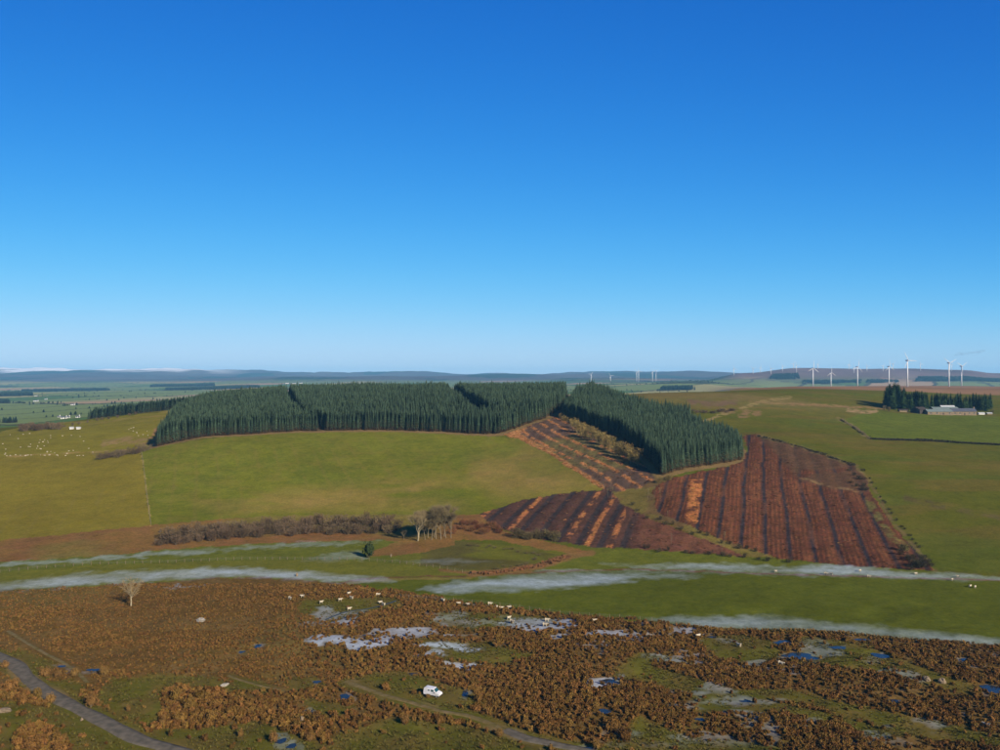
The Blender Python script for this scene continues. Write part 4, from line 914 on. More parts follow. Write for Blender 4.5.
for (u, v, w, h, q, lb) in [(91, 708, 3.6, 3.6, SH, 'large rounded tawny bush on the right verge of the road'), (45, 677, 3.4, 2.4, SH, 'broad tawny bush between the road and the stony path'), (75, 676, 2.8, 2.2, SH, 'tawny bush at the lower end of the stony path'), (58, 678, 2.2, 1.8, SH, 'small tawny bush between two larger ones above the road'),
                          (105, 676, 3.0, 2.6, SH, 'tawny bush just right of a blue frost hollow'), (50, 703, 2.8, 2.2, SH, 'pale tawny bush on the left verge of the road'), (38, 698, 3.0, 2.4, SH2, 'brown bush on the left verge of the road near the edge'), (12, 690, 4.0, 2.8, SH2, 'dark brown bush at the left edge beside the road'),
                          (22, 704, 3.0, 2.0, SH2, 'low brown bush at the left edge below the road'), (4, 668, 3.0, 1.8, SH, 'pale tawny bush where the road leaves the picture'), (35, 748, 4.5, 2.2, SH2, 'dark brown thicket in the lower left corner'), (60, 752, 4.0, 2.0, SH2, 'dark brown thicket at the bottom edge left of the road'),
                          (176, 700, 3.4, 3.0, SH2, 'brown bush at the upper left of the roadside bush cluster'), (190, 712, 3.8, 3.2, SH2, 'large brown bush in the middle of the roadside bush cluster'), (212, 722, 3.4, 2.8, SH2, 'brown bush at the lower right of the roadside bush cluster'), (180, 724, 3.0, 2.6, SH2, 'brown bush low in the roadside bush cluster'), (162, 727, 2.4, 2.2, SH, 'small tawny bush left of the roadside bush cluster'),
                          (200, 700, 3.0, 2.8, SH2, 'brown bush at the upper right of the roadside bush cluster'), (232, 716, 3.0, 2.6, SH2, 'brown bush right of the roadside bush cluster'), (205, 742, 2.0, 1.6, SH2, 'small dark bush alone on the grass near the road'), (240, 738, 1.6, 1.8, SH, 'small upright tawny bush on the bottom grass'),
                          (128, 712, 1.3, 1.6, SH, 'small upright tawny bush on the grass right of the road'), (310, 742, 2.6, 1.8, SH, 'tawny bush right of the frosted hollow at the bottom edge'), (273, 742, 2.4, 2.4, SH, 'tawny bush left of the frosted hollow at the bottom edge'), (612, 732, 4.2, 3.4, SH2, 'large dark brown bush near the bottom lane'), (625, 742, 4.0, 3.0, SH2, 'dark brown bush at the bottom edge near the lane'), (597, 750, 2.2, 2.2, SH, 'orange brown bush at the bottom edge beside the lane'),
                          (429, 698.5, 2.0, 0.9, SH, 'low pale bush right in front of the white van'), (478, 702, 3.0, 2.8, SH2, 'brown bush right of the white van'), (386, 690, 3.0, 2.0, SH2, 'brown bush left of the white van above the track'), (414, 695, 1.8, 1.2, SH2, 'low dark bush just left of the white van'), (440, 724, 2.6, 1.8, SH2, 'low brown bush below the track under the white van'), (405, 724, 2.4, 2.2, SH, 'tawny bush below the track at left'), (500, 736, 2.4, 1.8, SH, 'tawny bush at the start of the grey lane')]:
    bush(u, v, w, h, q, lb)

# ------------------------------------------------------------------ scrub and trees round the valley
def domes(seed, m, n=3, faces=620): return [twig_shrub(seed + i, faces, m) for i in range(n)]
SP, SR, SW, SD, SL = domes(400, M_PURPLE), domes(420, M_RUST), domes(440, M_WILLOW), domes(460, M_DARKSCRUB), domes(480, M_LARCH)
def scrub_line(pts, n, jit, w, h, meshes, label, group, name='scrub_bush', cat='bush', dmin=0):
    P = np.array(pts, float); seg = np.concatenate([[0], np.cumsum(np.hypot(*(P[1:] - P[:-1]).T))])
    for i in range(n):
        s = seg[-1] * (i + random.uniform(.1, .9)) / n; u = np.interp(s, seg, P[:, 0]); v = np.interp(s, seg, P[:, 1]) + random.uniform(-jit, jit)
        q = random.uniform(.75, 1.25); bush(u, v, w * q, h * random.uniform(.75, 1.2), meshes, label, name, cat, group, dmin)
scrub_line([(160, 545), (200, 541), (250, 537), (300, 534), (350, 533), (398, 533)], 46, 2.0, 6.5, 4.4, SP, 'leafless purple brown shrub in the front of the long thicket on the bank', 'front shrubs of the long thicket', 'thicket_shrub', 'shrub')
scrub_line([(165, 539), (210, 535), (270, 530), (330, 526), (398, 527)], 48, 2.5, 7.5, 5.0, SP, 'leafless purple brown shrub at the back of the long thicket on the bank', 'back shrubs of the long thicket', 'thicket_shrub', 'shrub')
scrub_line([(452, 531), (475, 528), (500, 536)], 16, 5, 5.0, 3.0, SR, 'rusty shrub right of the bare tree copse', 'rusty shrubs right of the copse', 'thicket_shrub', 'shrub')
scrub_line([(514, 538), (530, 540), (558, 541)], 11, 1.5, 6.0, 4.2, SW, 'grey green willow shrub at the foot of the orange brash rows', 'willow shrubs at the foot of the felled ground', 'willow_shrub', 'shrub')
scrub_line([(900, 552), (912, 560), (926, 568), (908, 566)], 14, 4, 4.0, 2.8, SD, 'dark shrub at the lower right corner of the felled slope', 'dark shrubs at the corner of the felled slope', 'corner_shrub', 'shrub')
scrub_line([(848, 470), (862, 478), (866, 490), (850, 486)], 9, 3, 3.4, 1.8, SD, 'low dark shrub at the upper right corner of the felled slope', 'dark shrubs at the upper corner of the felled slope', 'corner_shrub', 'shrub')
scrub_line([(860, 466), (872, 484), (890, 512), (912, 540), (934, 568)], 20, 1.5, 2.2, 1.2, SD, 'low dark shrub along the right margin of the felled slope', 'shrubs along the right margin of the felled slope', 'margin_shrub', 'shrub')
scrub_line([(100, 459), (112, 458), (145, 452)], 12, 1.0, 8.0, 4.5, SP, 'leafless purple shrub beside the corner of the sheep pasture', 'leafless shrubs at the sheep pasture corner', 'hedge_shrub', 'shrub')
scrub_line([(18, 431), (40, 430), (60, 429)], 16, 0.8, 8.5, 5.5, SP, 'leafless hedge tree along the top of the sheep pasture', 'hedge trees above the sheep pasture', 'hedge_tree', 'tree')
scrub_line([(60, 428), (80, 424), (95, 421), (140, 414)], 10, 0.5, 4.0, 2.4, SP, 'low leafless bush on the crest of the sheep pasture', 'bushes on the sheep pasture crest', 'hedge_shrub', 'shrub')
scrub_line([(560, 418), (580, 428), (600, 437), (620, 446)], 20, 1.5, 6.0, 4.2, SL, 'pale yellow brown sapling shrub below the shaded plantation edge', 'saplings below the shaded plantation edge', 'sapling_shrub', 'shrub')
scrub_line([(630, 505), (640, 515), (655, 520), (700, 536), (760, 553)], 15, 2.5, 2.6, 1.8, SD, 'low dark shrub on the grassy bank between the felled areas', 'shrubs on the grassy bank', 'bank_shrub', 'shrub')
scrub_line([(655, 486), (662, 482), (672, 480)], 4, 1, 4.2, 3.4, SL, 'pale yellow sapling shrub at the near corner of the plantation block', 'saplings at the near corner of the plantation block', 'sapling_shrub', 'shrub')
scrub_line([(690, 412), (712, 413), (735, 411)], 12, 1.0, 6.0, 2.6, SP, 'brown gorse patch on the pasture behind the plantation block', 'gorse patches behind the plantation block', 'gorse_bush', 'bush', 700)
scrub_line([(640, 549), (655, 551), (672, 552), (720, 557), (790, 563)], 12, 1.0, 3.0, 1.8, SD, 'low dark shrub along the foot of the felled ground', 'dark shrubs along the foot of the felled ground', 'bank_shrub', 'shrub')
scrub_line([(465, 545), (500, 549), (540, 556), (520, 566), (490, 570)], 22, 1.5, 2.6, 0.7, SW, 'low rush clump in the small field by the burn', 'rush clumps in the small field', 'rush_clump', 'rushes')

# bare broadleaved trees
def umbrella_tree(seed, h, wide, bole):
    r = random.Random(seed); T = MB(); V = []; F = []
    def twg(p, d, l):
        q = (d + Vector((r.gauss(0, .5), r.gauss(0, .5), r.gauss(.15, .35)))).normalized(); sd = q.orthogonal().normalized(); sd.rotate(Matrix.Rotation(r.uniform(0, 6.28), 3, q)); w = .019; k = len(V); e = p + q * l; m = p + q * l * .5 + Vector((r.gauss(0, .05), r.gauss(0, .05), .03))
        V.extend([tuple(p + sd * w), tuple(m + sd * w * .8), tuple(e), tuple(m - sd * w * .8), tuple(p - sd * w)]); F.append((k, k + 1, k + 2, k + 3, k + 4))
    T.tube((0, 0, -.3), (.05, 0, bole * .5), .30, .22, 7, False); T.tube((.05, 0, bole * .5), (0, 0, bole), .22, .19, 7, False)
    for k in range(11):
        a = k * 2.4 + r.uniform(-.3, .3); el = math.radians(r.choice([18, 35, 50, 62, 78])); L = (h - bole) / max(.75, math.sin(el) + .15) * .62; L = min(L, wide * .5)
        p = Vector((0, 0, bole * r.uniform(.8, 1.0))); d = Vector((math.cos(a) * math.cos(el), math.sin(a) * math.cos(el), math.sin(el))); rad = .10
        for i in range(5):
            d2 = (d + Vector((r.gauss(0, .16), r.gauss(0, .16), r.gauss(.05, .1)))).normalized(); e = p + d2 * L / 4; T.tube(p, e, rad, rad * .72, 5, False); rad *= .72; p = e; d = d2
            for j in range(3):
                q = (d + Vector((r.gauss(0, .6), r.gauss(0, .6), r.gauss(.25, .35)))).normalized(); e2 = p + q * L * r.uniform(.22, .42); T.tube(p, e2, rad * .5, .012, 3, False)
                for t in range(11): twg(p + (e2 - p) * r.uniform(.3, 1), q, r.uniform(.4, 1.0))
    k = h / max(v[2] for v in V); return ([tuple(c * k for c in v) for v in T.v], T.f), ([tuple(c * k for c in v) for v in V], F)
lone = tree_proto('lone_tree', umbrella_tree(3, 10.5, 10.0, 3.6), M_PALEBARK, M_TWIG)
lone.location = ray(131, 607); tag(lone, 'lone bare spreading tree with pale trunk on the left of the moor', 'tree')
W_ = tree_proto('pale_tree', bare_tree(8, 15.5, 0.42, 4.4, 0.36, 4, 3, 2, 0.7), M_PALEBARK, M_TWIG); W_.location = ray(418, 541); tag(W_, 'bare tree with white trunk and limbs at the left of the copse', 'tree')
cps = [tree_proto('copse_tree', bare_tree(20 + i, 15, 0.34, 4.0, 0.24, 4, 3, 1, 0.95), M_BARK, M_GREYTWIG) for i in range(3)]
cspots = [(425, 539.5, 14), (431.5, 540, 16), (436, 539, 18), (441, 539.5, 17), (446, 538.5, 16), (451, 538, 14), (434, 537.5, 17), (444, 536.5, 17), (428, 538, 15)]
for i, (u, v, h) in enumerate(cspots):
    o = cps[i] if i < 3 else copy_tree(cps[i % 3]); o.location = ray(u, v); o.scale = (h / 15,) * 3; o.rotation_euler = (0, 0, i * 1.3); tag(o, 'bare brown tree crowded in the copse right of the white trunk', 'tree', 'bare trees of the copse')
sap = tree_proto('young_tree', bare_tree(41, 5, 0.5, 1.4, 0.08, 3, 3, 1, 0.9), M_BARK, M_TWIG); sap.location = ray(404, 540); tag(sap, 'small bare tree just left of the copse', 'tree')
LC = [twig_shrub(600 + i, 520, M_LARCH, 'crown') for i in range(3)]; b = MB(); b.tube((0, 0, -.3), (0, 0, 7), .14, .05, 5, False); LTR = mk('trunk', (b.v, b.f), M_BARK)
for i in range(26):
    f = i / 25; u = 572 + 66 * f + random.uniform(-3, 3); v = np.interp(f, [0, .45, .75, 1], [431, 447, 457, 467]) + random.uniform(-2.5, 1.5)
    o = empty('larch_tree', ray(u, v), random.uniform(0, 6.28), random.uniform(.8, 1.15)); c = link_copy(LC[i % 3], 'crown', o); c.scale = (3.0, 3.0, 6.6); c.location.z = 1.3; link_copy(LTR, 'trunk', o)
    tag(o, 'pale yellowish leafless larch in the belt below the shaded plantation edge', 'tree', 'larches below the shaded plantation edge')
# a few left-over stems on the felled ground
SN = tree_proto('dead_stem', bare_tree(77, 7, 0.25, 3.0, 0.07, 2, 2, 1, 0.5), M_BARK, M_TWIG)
for i, (u, v) in enumerate([(608, 498), (612, 500), (648, 500), (654, 498), (660, 500), (668, 520), (690, 538), (722, 553), (724, 548), (671, 545), (604, 492), (611, 488)]):
    o = SN if i == 0 else copy_tree(SN); o.location = ray(u, v); o.scale = (random.uniform(.6, 1.1),) * 3; o.rotation_euler = (0, 0, i); tag(o, 'thin dead stem left standing on the felled ground', 'dead tree', 'dead stems on the felled ground')
# evergreen by the fence
o = empty('holly_tree', ray(368, 558)); link_copy(leaf_dome(500, 420, 1.0, 1.25, 0.13, 'crown', M_EVERGREEN, lumps=8, hole=0.3), 'crown', o).scale = (3.1, 3.1, 5.6); o.children[0].location.z = 0.9
b = MB(); [b.tube((0.4 * k - .4, 0, -0.2), (0.6 * k - .6, 0, 3), 0.16, 0.08, 5, False) for k in range(3)]; b.build('trunk', M_BARK, o); tag(o, 'dark evergreen tree casting a blue shadow by the field fence', 'tree')
# hedges
def hedge(pts, w, h, m, label, step=0.9, name='hedge', gap=0.0):
    W = px2w(pts); V = []; F = []; r = random.Random(len(pts) * 7)
    root = None; L = []
    for (a, b_), (c, d_) in zip(W[:-1], W[1:]):
        n = max(1, int(math.hypot(c - a, d_ - b_) / step))
        L += [(a + (c - a) * i / n, b_ + (d_ - b_) * i / n) for i in range(n)]
    zz = H(np.array([p[0] for p in L]), np.array([p[1] for p in L])); o = empty(name, (L[0][0], L[0][1], zz[0])); on = 1.0
    for (x, y), z in zip(L, zz):
        if r.random() < 0.06: on = 0.25 + 0.9 * r.random()
        if gap and r.random() < gap: continue
        for k in range(26):
            p = Vector((x + r.gauss(0, w * .3), y + r.gauss(0, w * .3), z + h * on * r.random() ** .8)); q = 0.28 * w * r.uniform(.5, 1.2); t = Vector((r.gauss(0, 1), r.gauss(0, 1), r.gauss(0, .8))).normalized(); bb = t.orthogonal().normalized()
            i = len(V); V += [tuple(p + t * q), tuple(p + bb * q * .7), tuple(p - t * q), tuple(p - bb * q * .7)]; F.append((i, i + 1, i + 2, i + 3))
    V = [(a - L[0][0], b_ - L[0][1], c - zz[0]) for a, b_, c in V]
    mesh_obj('foliage', V, F, m, o); S = MB()
    for (x, y), z in list(zip(L, zz))[::3]: S.tube((x - L[0][0], y - L[0][1], z - zz[0] - .2), (x - L[0][0], y - L[0][1], z - zz[0] + h * .6), .05, .03, 4, False)
    S.build('stems', M_BARK, o); return tag(o, label, 'hedge')
hedge([(870, 439.5), (900, 440.5), (940, 442), (1000, 445.5), (1060, 449)], 2.2, 3.0, M_DARKSCRUB, 'dark leafless hedge below the bright green farm field')
hedge([(758, 436.5), (780, 442), (800, 447), (830, 457), (856, 466)], 1.3, 1.3, M_DARKSCRUB, 'broken low hedge along the top right edge of the felled slope', gap=0.35)
hedge([(842, 420), (852, 426), (870, 438.5)], 1.8, 1.4, M_WILLOW, 'ragged hedge up the left side of the farm field', gap=0.3)
hedge([(697, 630), (760, 632), (830, 635), (910, 642), (1000, 648.5), (1080, 654)], 1.2, 1.0, M_BRACKEN, 'low brown hedge bank between valley field and moor at right', gap=0.1)
hedge([(470, 575), (500, 573), (540, 566), (570, 557)], 2.6, 1.0, M_RUST, 'rusty rush belt along the burn between the two valley fields', gap=0.3)
# ------------------------------------------------------------------ brash and stumps on the felled ground
nn = 60000; qx = rng.uniform(-60, 190, nn); qy = rng.uniform(300, 640, nn); qz = H(qx, qy)
qc, _, _, qr, _, _ = classify(qx, qy, qz)
bright = qc[:, 0] > 0.24; k = ((qr == 14) | (qr == 15)) & (rng.random(nn) < np.where(bright, 0.9, np.where(qc[:, 0] < 0.05, 0.02, 0.06)))
qx, qy, qz, bright = qx[k], qy[k], qz[k], bright[k]; n = len(qx)
def brash(seed, m):
    r = random.Random(seed); b = MB()
    for i in range(6):
        a = r.uniform(0, 3.14); c = Vector((r.uniform(-.4, .4), r.uniform(-.4, .4), r.uniform(.05, .35))); d = Vector((math.cos(a), math.sin(a), r.uniform(-.25, .3))) * r.uniform(.3, .6); b.tube(c - d, c + d, r.uniform(.05, .11), .04, 4, True)
    return b.build('brash_pile', m)
bp = [brash(1, M_BRASH), brash(2, M_BRASH), brash(3, M_STUMP)]
for i, (u, v) in enumerate([(590, 525), (565, 520), (720, 520)]):
    bp[i].location = ray(u, v); tag(bp[i], ['orange brash pile on the right orange row', 'orange brash pile on the middle orange row', 'reddish brash pile on the felled slope'][i], 'brash pile')
scatter('brash', np.stack([qx, qy, qz], 1), rz_arr(n), np.stack([rng.uniform(.6, 1.3, n)] * 3, 1), np.where(bright, rng.integers(1, 3, n), 0), [[b_] for b_ in bp[::-1]][::-1], 'orange and rusty brash and cut timber strewn in rows over the felled ground')
#PART3
# ------------------------------------------------------------------ wind turbines
def turbine(u, vh, d, label, group=None, blade=26.0, rot=0.0, face=0.35):
    x = (u - 500) / FPX * d; zh = CAMZ - (vh - HV) / FPX * d; z0 = Hz(x, d); hh = max(zh - z0, 35.0)
    o = empty('wind_turbine', (x, d, z0), face); big = d > 4400
    b = MB(); b.tube((0, 0, -2), (0, 0, hh), 1.8 if not big else 1.9, 1.1 if not big else 1.3, 14, True); b.build('tower', M_WHITE, o, True)
    b = MB(); b.box((0, 1.8, hh + 0.9), (3.0, 8.0, 3.2), 0, 0.88); b.build('nacelle', M_WHITE, o)
    b = MB(); b.tube((0, -2.2, hh + .9), (0, -4.2, hh + .9), 1.6, 0.5, 10, True); b.build('hub', M_WHITE, o, True)
    for k in range(3):
        a = rot + k * 2.0944; V = []; sec = [(0.6, .9, .9), (blade * .12, 1.5, .7), (blade * .28, 2.1, .5), (blade * .65, 1.35, .3), (blade, .35, .1)]
        ca, sa = math.cos(a), math.sin(a); F = []
        for r, ch, tk in sec:
            for cx, cy in ((-.35, 0), (0.1, tk / 2), (.65, 0), (.1, -tk / 2)):
                px, py = cx * ch * (0.85 if not big else 1.0), cy; V.append((r * sa + px * ca, -3.2 + py, hh + .9 + r * ca - px * sa))
        for i in range(len(sec) - 1):
            for j in range(4): F.append((i * 4 + j, i * 4 + (j + 1) % 4, (i + 1) * 4 + (j + 1) % 4, (i + 1) * 4 + j))
        F += [(3, 2, 1, 0), tuple(range(len(V) - 4, len(V)))]; mesh_obj('blade', V, F, M_WHITE, o, True)
    return tag(o, label, 'wind turbine', group)
for u, vh, d, rot, lb in [(813, 368.4, 2600, 0.05, 'white wind turbine leftmost of the large near row'), (831, 372.7, 2950, 0.0, 'shorter white wind turbine second from left in the near row'), (857.5, 367.2, 2500, 0.15, 'white wind turbine third from left in the near row'),
                      (889, 366.8, 2500, -0.05, 'white wind turbine just left of the tallest one'), (907.5, 360.8, 2000, -0.5, 'tallest white wind turbine above the farm trees with one blade raised left'), (949, 363.3, 2200, 1.1, 'white wind turbine second from right in the near row'), (961.5, 366.5, 2500, 1.0, 'white wind turbine rightmost in the near row')]:
    turbine(u, vh, d, lb, 'large wind turbines on the brown moor', rot=rot, face=random.uniform(.2, .5))
for u, vh in [(753, 370), (760.5, 368.5), (771, 369), (782.5, 372.5), (793.5, 367.5), (796.5, 365.5), (817.8, 368), (849, 369.5), (854, 368), (883, 368.5), (893, 368.8), (920.5, 364.2), (951.5, 364.6), (734, 369), (867, 367.5)]:
    turbine(u, vh, 5450 + 250 * math.sin(u), 'tiny distant wind turbine on the purple hill behind the near row', 'distant wind turbines on the purple hill', rot=random.uniform(0, 2), blade=28)
for u, vh in [(591, 374.5), (610.5, 376), (636.6, 371.5), (638.6, 371), (652.5, 371.5), (656, 371)]:
    turbine(u, vh, 5500, 'tiny distant wind turbine on the skyline behind the plantation', 'distant wind turbines behind the plantation', rot=random.uniform(0, 2), blade=28)

# ------------------------------------------------------------------ buildings
def house(x, y, rz, L, Wd, eave, ridge, wall, roof, label, cat='house', name='farmhouse', chimney=1, windows=3, door=True, group=None, z=None, rlabel=None, two=False):
    o = empty(name, (x, y, Hz(x, y) if z is None else z), rz)
    a, b_ = L / 2, Wd / 2
    V = [(-a, -b_, -1), (a, -b_, -1), (a, b_, -1), (-a, b_, -1), (-a, -b_, eave), (a, -b_, eave), (a, b_, eave), (-a, b_, eave), (-a, 0, ridge), (a, 0, ridge)]
    F = [(0, 1, 5, 4), (2, 3, 7, 6), (1, 2, 6, 9, 5), (3, 0, 4, 8, 7), (4, 5, 9, 8), (6, 7, 8, 9)]
    mesh_obj('wall', V, F, wall, o)
    ov = 0.35; s = (ridge - eave) / b_
    rb = MB()
    for sg in (-1, 1):
        e = (sg * (b_ + ov), eave - ov * s)
        P = [(-a - ov, e[0], e[1]), (a + ov, e[0], e[1]), (a + ov, 0, ridge), (-a - ov, 0, ridge)]; P2 = [(p[0], p[1], p[2] + .22) for p in P]
        P = [(p[0], p[1], p[2] + .04) for p in P]
        rb.add(P + P2, [(0, 1, 2, 3), (7, 6, 5, 4), (0, 4, 5, 1), (1, 5, 6, 2), (2, 6, 7, 3), (3, 7, 4, 0)])
    ro = rb.build('roof', roof, o)
    for k in range(chimney):
        c = MB(); xx = (a - 0.7) * (1 if k == 0 else -1); c.box((xx, 0, ridge + .5), (1.1, .9, 1.9)); c.box((xx, 0, ridge + 1.55), (1.3, 1.1, .2)); c.build('chimney', wall, ro)
    for side in (-1,):
        for k in range(windows):
            xx = -a + L * (k + .5) / windows
            for zz in ([eave * .5] if not two else [eave * .28, eave * .72]):
                if door and k == windows // 2 and zz < eave * .6:
                    d = MB(); d.box((xx, side * (b_ + .03), 1.0), (1.1, .1, 2.0)); d.build('door', M_TIMBER, o); continue
                w = MB(); w.box((xx, side * (b_ + .03), zz), (1.1, .1, 1.3)); wo = w.build('window', M_GLASS, o)
                q = MB(); q.box((xx, side * (b_ + .1), zz - .72), (1.3, .22, .1)); q.build('sill', M_RENDER, wo)
    return tag(o, label, cat, group)
def place(u, v, dmin=0): return ray(u, v, dmin)
fx = place(938, 414.5, 700)
def fp(u, dd, base=fx): d = base[1] + dd; return ((u - 500) / FPX * d, d)
x, y = fp(962.5, 3); house(x, y, 0.0, 24, 7.5, 3.6, 6.4, M_STONE, M_SLATE, 'stone farmhouse with blue slate roof at the right end of the farm', windows=5)
x, y = fp(938, 0); house(x, y, 0.0, 25, 8, 3.0, 5.2, M_STONE, M_SHEET, 'tan stone barn with grey green sheet roof in the farm', 'barn', 'barn', 0, 4)
x, y = fp(944, 16); house(x, y, 0.0, 26, 10, 3.6, 6.0, M_STONE, M_SHEET, 'pale roofed shed behind the tan barn', 'shed', 'shed', 0, 0, False)
x, y = fp(947, 29); house(x, y, 0.0, 14, 7, 4.2, 6.4, M_STONE, M_PALESHEET, 'white roofed shed at the back of the farm', 'shed', 'shed', 0, 0, False)
x, y = fp(919, 6); house(x, y, 0.5, 13, 10, 3.6, 6.0, M_TIMBER, M_TIMBER, 'dark timber shed with black roof at the left of the farm', 'shed', 'shed', 0, 0, False)
x, y = fp(903, 10); house(x, y, 0.0, 9, 4, 1.6, 2.6, M_STONE, M_TIMBER, 'low dark outbuilding left of the farm under the trees', 'shed', 'shed', 0, 0, False)
x, y = fp(981, 8); house(x, y, 0.0, 6, 3, 1.2, 1.9, M_RENDER, M_PALESHEET, 'low white outbuilding just right of the farmhouse', 'shed', 'shed', 0, 0, False)
x, y = fp(989, 9); house(x, y, 0.0, 5, 3, 1.1, 1.7, M_STONE, M_PALESHEET, 'low pale outbuilding at the right edge of the farm', 'shed', 'shed', 0, 0, False)
# farm shelter trees
PINE = [(mk('crown', conifer_mesh(700 + i, 0.04, 0.97, 16, 9, 0.24), M_NEEDLE2), trunk_mesh(0.016, 0.9)) for i in range(3)]
def pine(x, y, h, sx, label, group, k):
    o = empty('pine_tree', (x, y, Hz(x, y)), random.uniform(0, 6.28), h); link_copy(PINE[k % 3][0], 'crown', o).scale = (sx, sx, 1); link_copy(PINE[k % 3][1], 'trunk', o); return tag(o, label, 'pine tree', group)
k = 0
for i in range(22):
    u = 886 + 20 * random.random(); x, y = fp(u, 26 + 34 * random.random()); e = abs(u - 895) / 10; k += 1
    pine(x, y, 25.0 - 5.5 * e * e + random.uniform(-1, 1), 1.15, 'tall dark pine in the dense clump at the left of the farm', 'tall pines of the farm clump', k)
for i in range(20):
    u = 905 + 22 * (i + random.random()) / 20; x, y = fp(u, 30 + 24 * random.random()); k += 1
    pine(x, y, 16 + 4.0 * (1 - abs(u - 919) / 14) + random.uniform(-1, 1), 1.1, 'dark pine between the tall clump and the farm roofs', 'middle pines behind the farm', k)
for i in range(34):
    u = 930 + 61 * (i + random.random()) / 34; x, y = fp(u, 42 + 24 * random.random()); k += 1
    pine(x, y, 16.5 + random.uniform(-1.5, 2.2), 0.95, 'dark pine in the shelter belt behind the farmhouse', 'shelter belt pines behind the farmhouse', k)
for u, v in [(884.5, 410), (889, 411.5), (992, 414)]:
    bush(u, v, 5, 4.5, SW, 'brown bush at the edge of the farm pines', 'farm_bush', 'bush', 'bushes at the edge of the farm pines', 700)
# white trailers and far houses
for u, lb in [(71.8, 'left of two small white sheds on the sheep pasture crest'), (78.6, 'right of two small white sheds on the sheep pasture crest')]:
    x, y, z = place(u, 429.2); house(x, y, 0.1, 3.0, 2.0, 1.4, 1.9, M_RENDER, M_PALESHEET, lb, 'shed', 'small_shed', 0, 0, False)
for u, v, L, h, lb in [(36, 401.5, 20, 6, 'long white farmhouse by a wood in the far left valley'), (36, 396.2, 14, 5, 'small white house above the long farmhouse in the far valley'), (73, 405.2, 13, 5, 'white house alone in the far left valley meadows'), (64, 418.6, 12, 4.5, 'white cottage low in the valley above the white sheds'),
                    (68, 418.0, 8, 4, 'small white outbuilding beside the valley cottage'), (59, 417.4, 6, 3.5, 'tiny white hut left of the valley cottage'), (78, 417.6, 8, 4, 'grey cottage right of the valley cottage'), (80, 388.5, 22, 7, 'faint white farm high in the far left valley'), (46, 399.5, 12, 5, 'pale stone house right of the long valley farmhouse'),
                    (287, 383.6, 30, 8, 'left white house of the far village over the plantation'), (294, 383.8, 30, 8, 'middle white house of the far village over the plantation'), (301, 383.4, 30, 8, 'right white house of the far village over the plantation')]:
    x, y, z = place(u, v, 900); L *= .78; h *= .8; house(x, y, 0.15, L, L * .45, h * .6, h, M_RENDER, M_SLATE, lb, 'house', 'cottage', 1, 2)

# ------------------------------------------------------------------ sheep
def sheep_mesh():
    J = [(-.42, 0, .62, .20), (-.15, 0, .64, .27), (.15, 0, .64, .27), (.40, 0, .66, .20), (.55, 0, .78, .10), (.68, 0, .80, .10), (.82, 0, .72, .06),
         (-.34, .13, .42, .08), (-.35, .13, .04, .035), (-.34, -.13, .42, .08), (-.35, -.13, .04, .035), (.32, .12, .42, .075), (.33, .12, .04, .035), (.32, -.12, .42, .075), (.33, -.12, .04, .035), (.64, .12, .84, .03), (.64, -.12, .84, .03)]
    E = [(0, 1), (1, 2), (2, 3), (3, 4), (4, 5), (5, 6), (0, 7), (7, 8), (0, 9), (9, 10), (3, 11), (11, 12), (3, 13), (13, 14), (5, 15), (5, 16)]
    me = bpy.data.meshes.new('sheep_frame'); me.from_pydata([j[:3] for j in J], E, []); o = bpy.data.objects.new('sheep_frame', me); COL.objects.link(o)
    md = o.modifiers.new('skin', 'SKIN')
    if not me.skin_vertices: me.attributes  # the modifier adds the layer
    for i, j in enumerate(J): me.skin_vertices[0].data[i].radius = (j[3], j[3]); me.skin_vertices[0].data[i].use_root = (i == 1)
    sb = o.modifiers.new('sub', 'SUBSURF'); sb.levels = 1
    dg = bpy.context.evaluated_depsgraph_get(); out = bpy.data.meshes.new_from_object(o.evaluated_get(dg)); out.name = 'sheep'
    bpy.data.objects.remove(o); out.materials.clear(); out.materials.append(M_FLEECE); out.polygons.foreach_set('use_smooth', [True] * len(out.polygons)); return out
try:
    SHEEP = sheep_mesh()
except Exception as ex:
    print('sheep fallback', ex)
    b = MB(); b.tube((-.5, 0, .62), (.5, 0, .66), .26, .24, 8); b.tube((.45, 0, .72), (.8, 0, .72), .12, .07, 6); [b.tube((sx * .33, sy * .12, .45), (sx * .33, sy * .12, 0), .06, .04, 5) for sx in (-1, 1) for sy in (-1, 1)]; SHEEP = mk('sheep', (b.v, b.f), M_FLEECE)
def sheep(u, v, label, group, s=1.15, dmin=0):
    x, y, z = ray(u, v, dmin); o = link_copy(SHEEP, 'sheep'); o.location = (x, y, z - 0.02); o.rotation_euler = (0, 0, random.choice([0, 3.14]) + random.uniform(-.9, .9)); o.scale = (s, s, s); tag(o, label, 'sheep', group)
for u, v in [(290, 600), (302.5, 598), (321, 604.5), (340, 602), (348.5, 595.5), (351.5, 600), (378, 597), (380.5, 604.5), (383.5, 606.5), (349, 611)]:
    sheep(u, v, 'white sheep grazing on the moor left of the burn bend', 'sheep on the left part of the moor', 1.3)
for u, v in [(443, 602.5), (459, 605.5), (468.5, 606.5), (490, 606), (496, 609.5), (501, 610), (509.5, 609), (508.5, 620.5), (512, 623.5), (547, 622.5), (594, 622.5)]:
    sheep(u, v, 'white sheep on the moor just below the long valley field', 'sheep below the valley field', 1.35)
for u, v, lb in [(698.5, 638, 'white sheep on brown grass near a frost patch right of centre'), (739, 647.5, 'white sheep on the brown hollow right of centre'), (781, 666.5, 'white sheep among bracken beside the blue frost hollow'), (987, 729, 'white sheep near the lower right corner of the moor'), (545, 627, 'white sheep between bracken clumps at the middle of the moor')]:
    sheep(u, v, lb, None, 1.4)
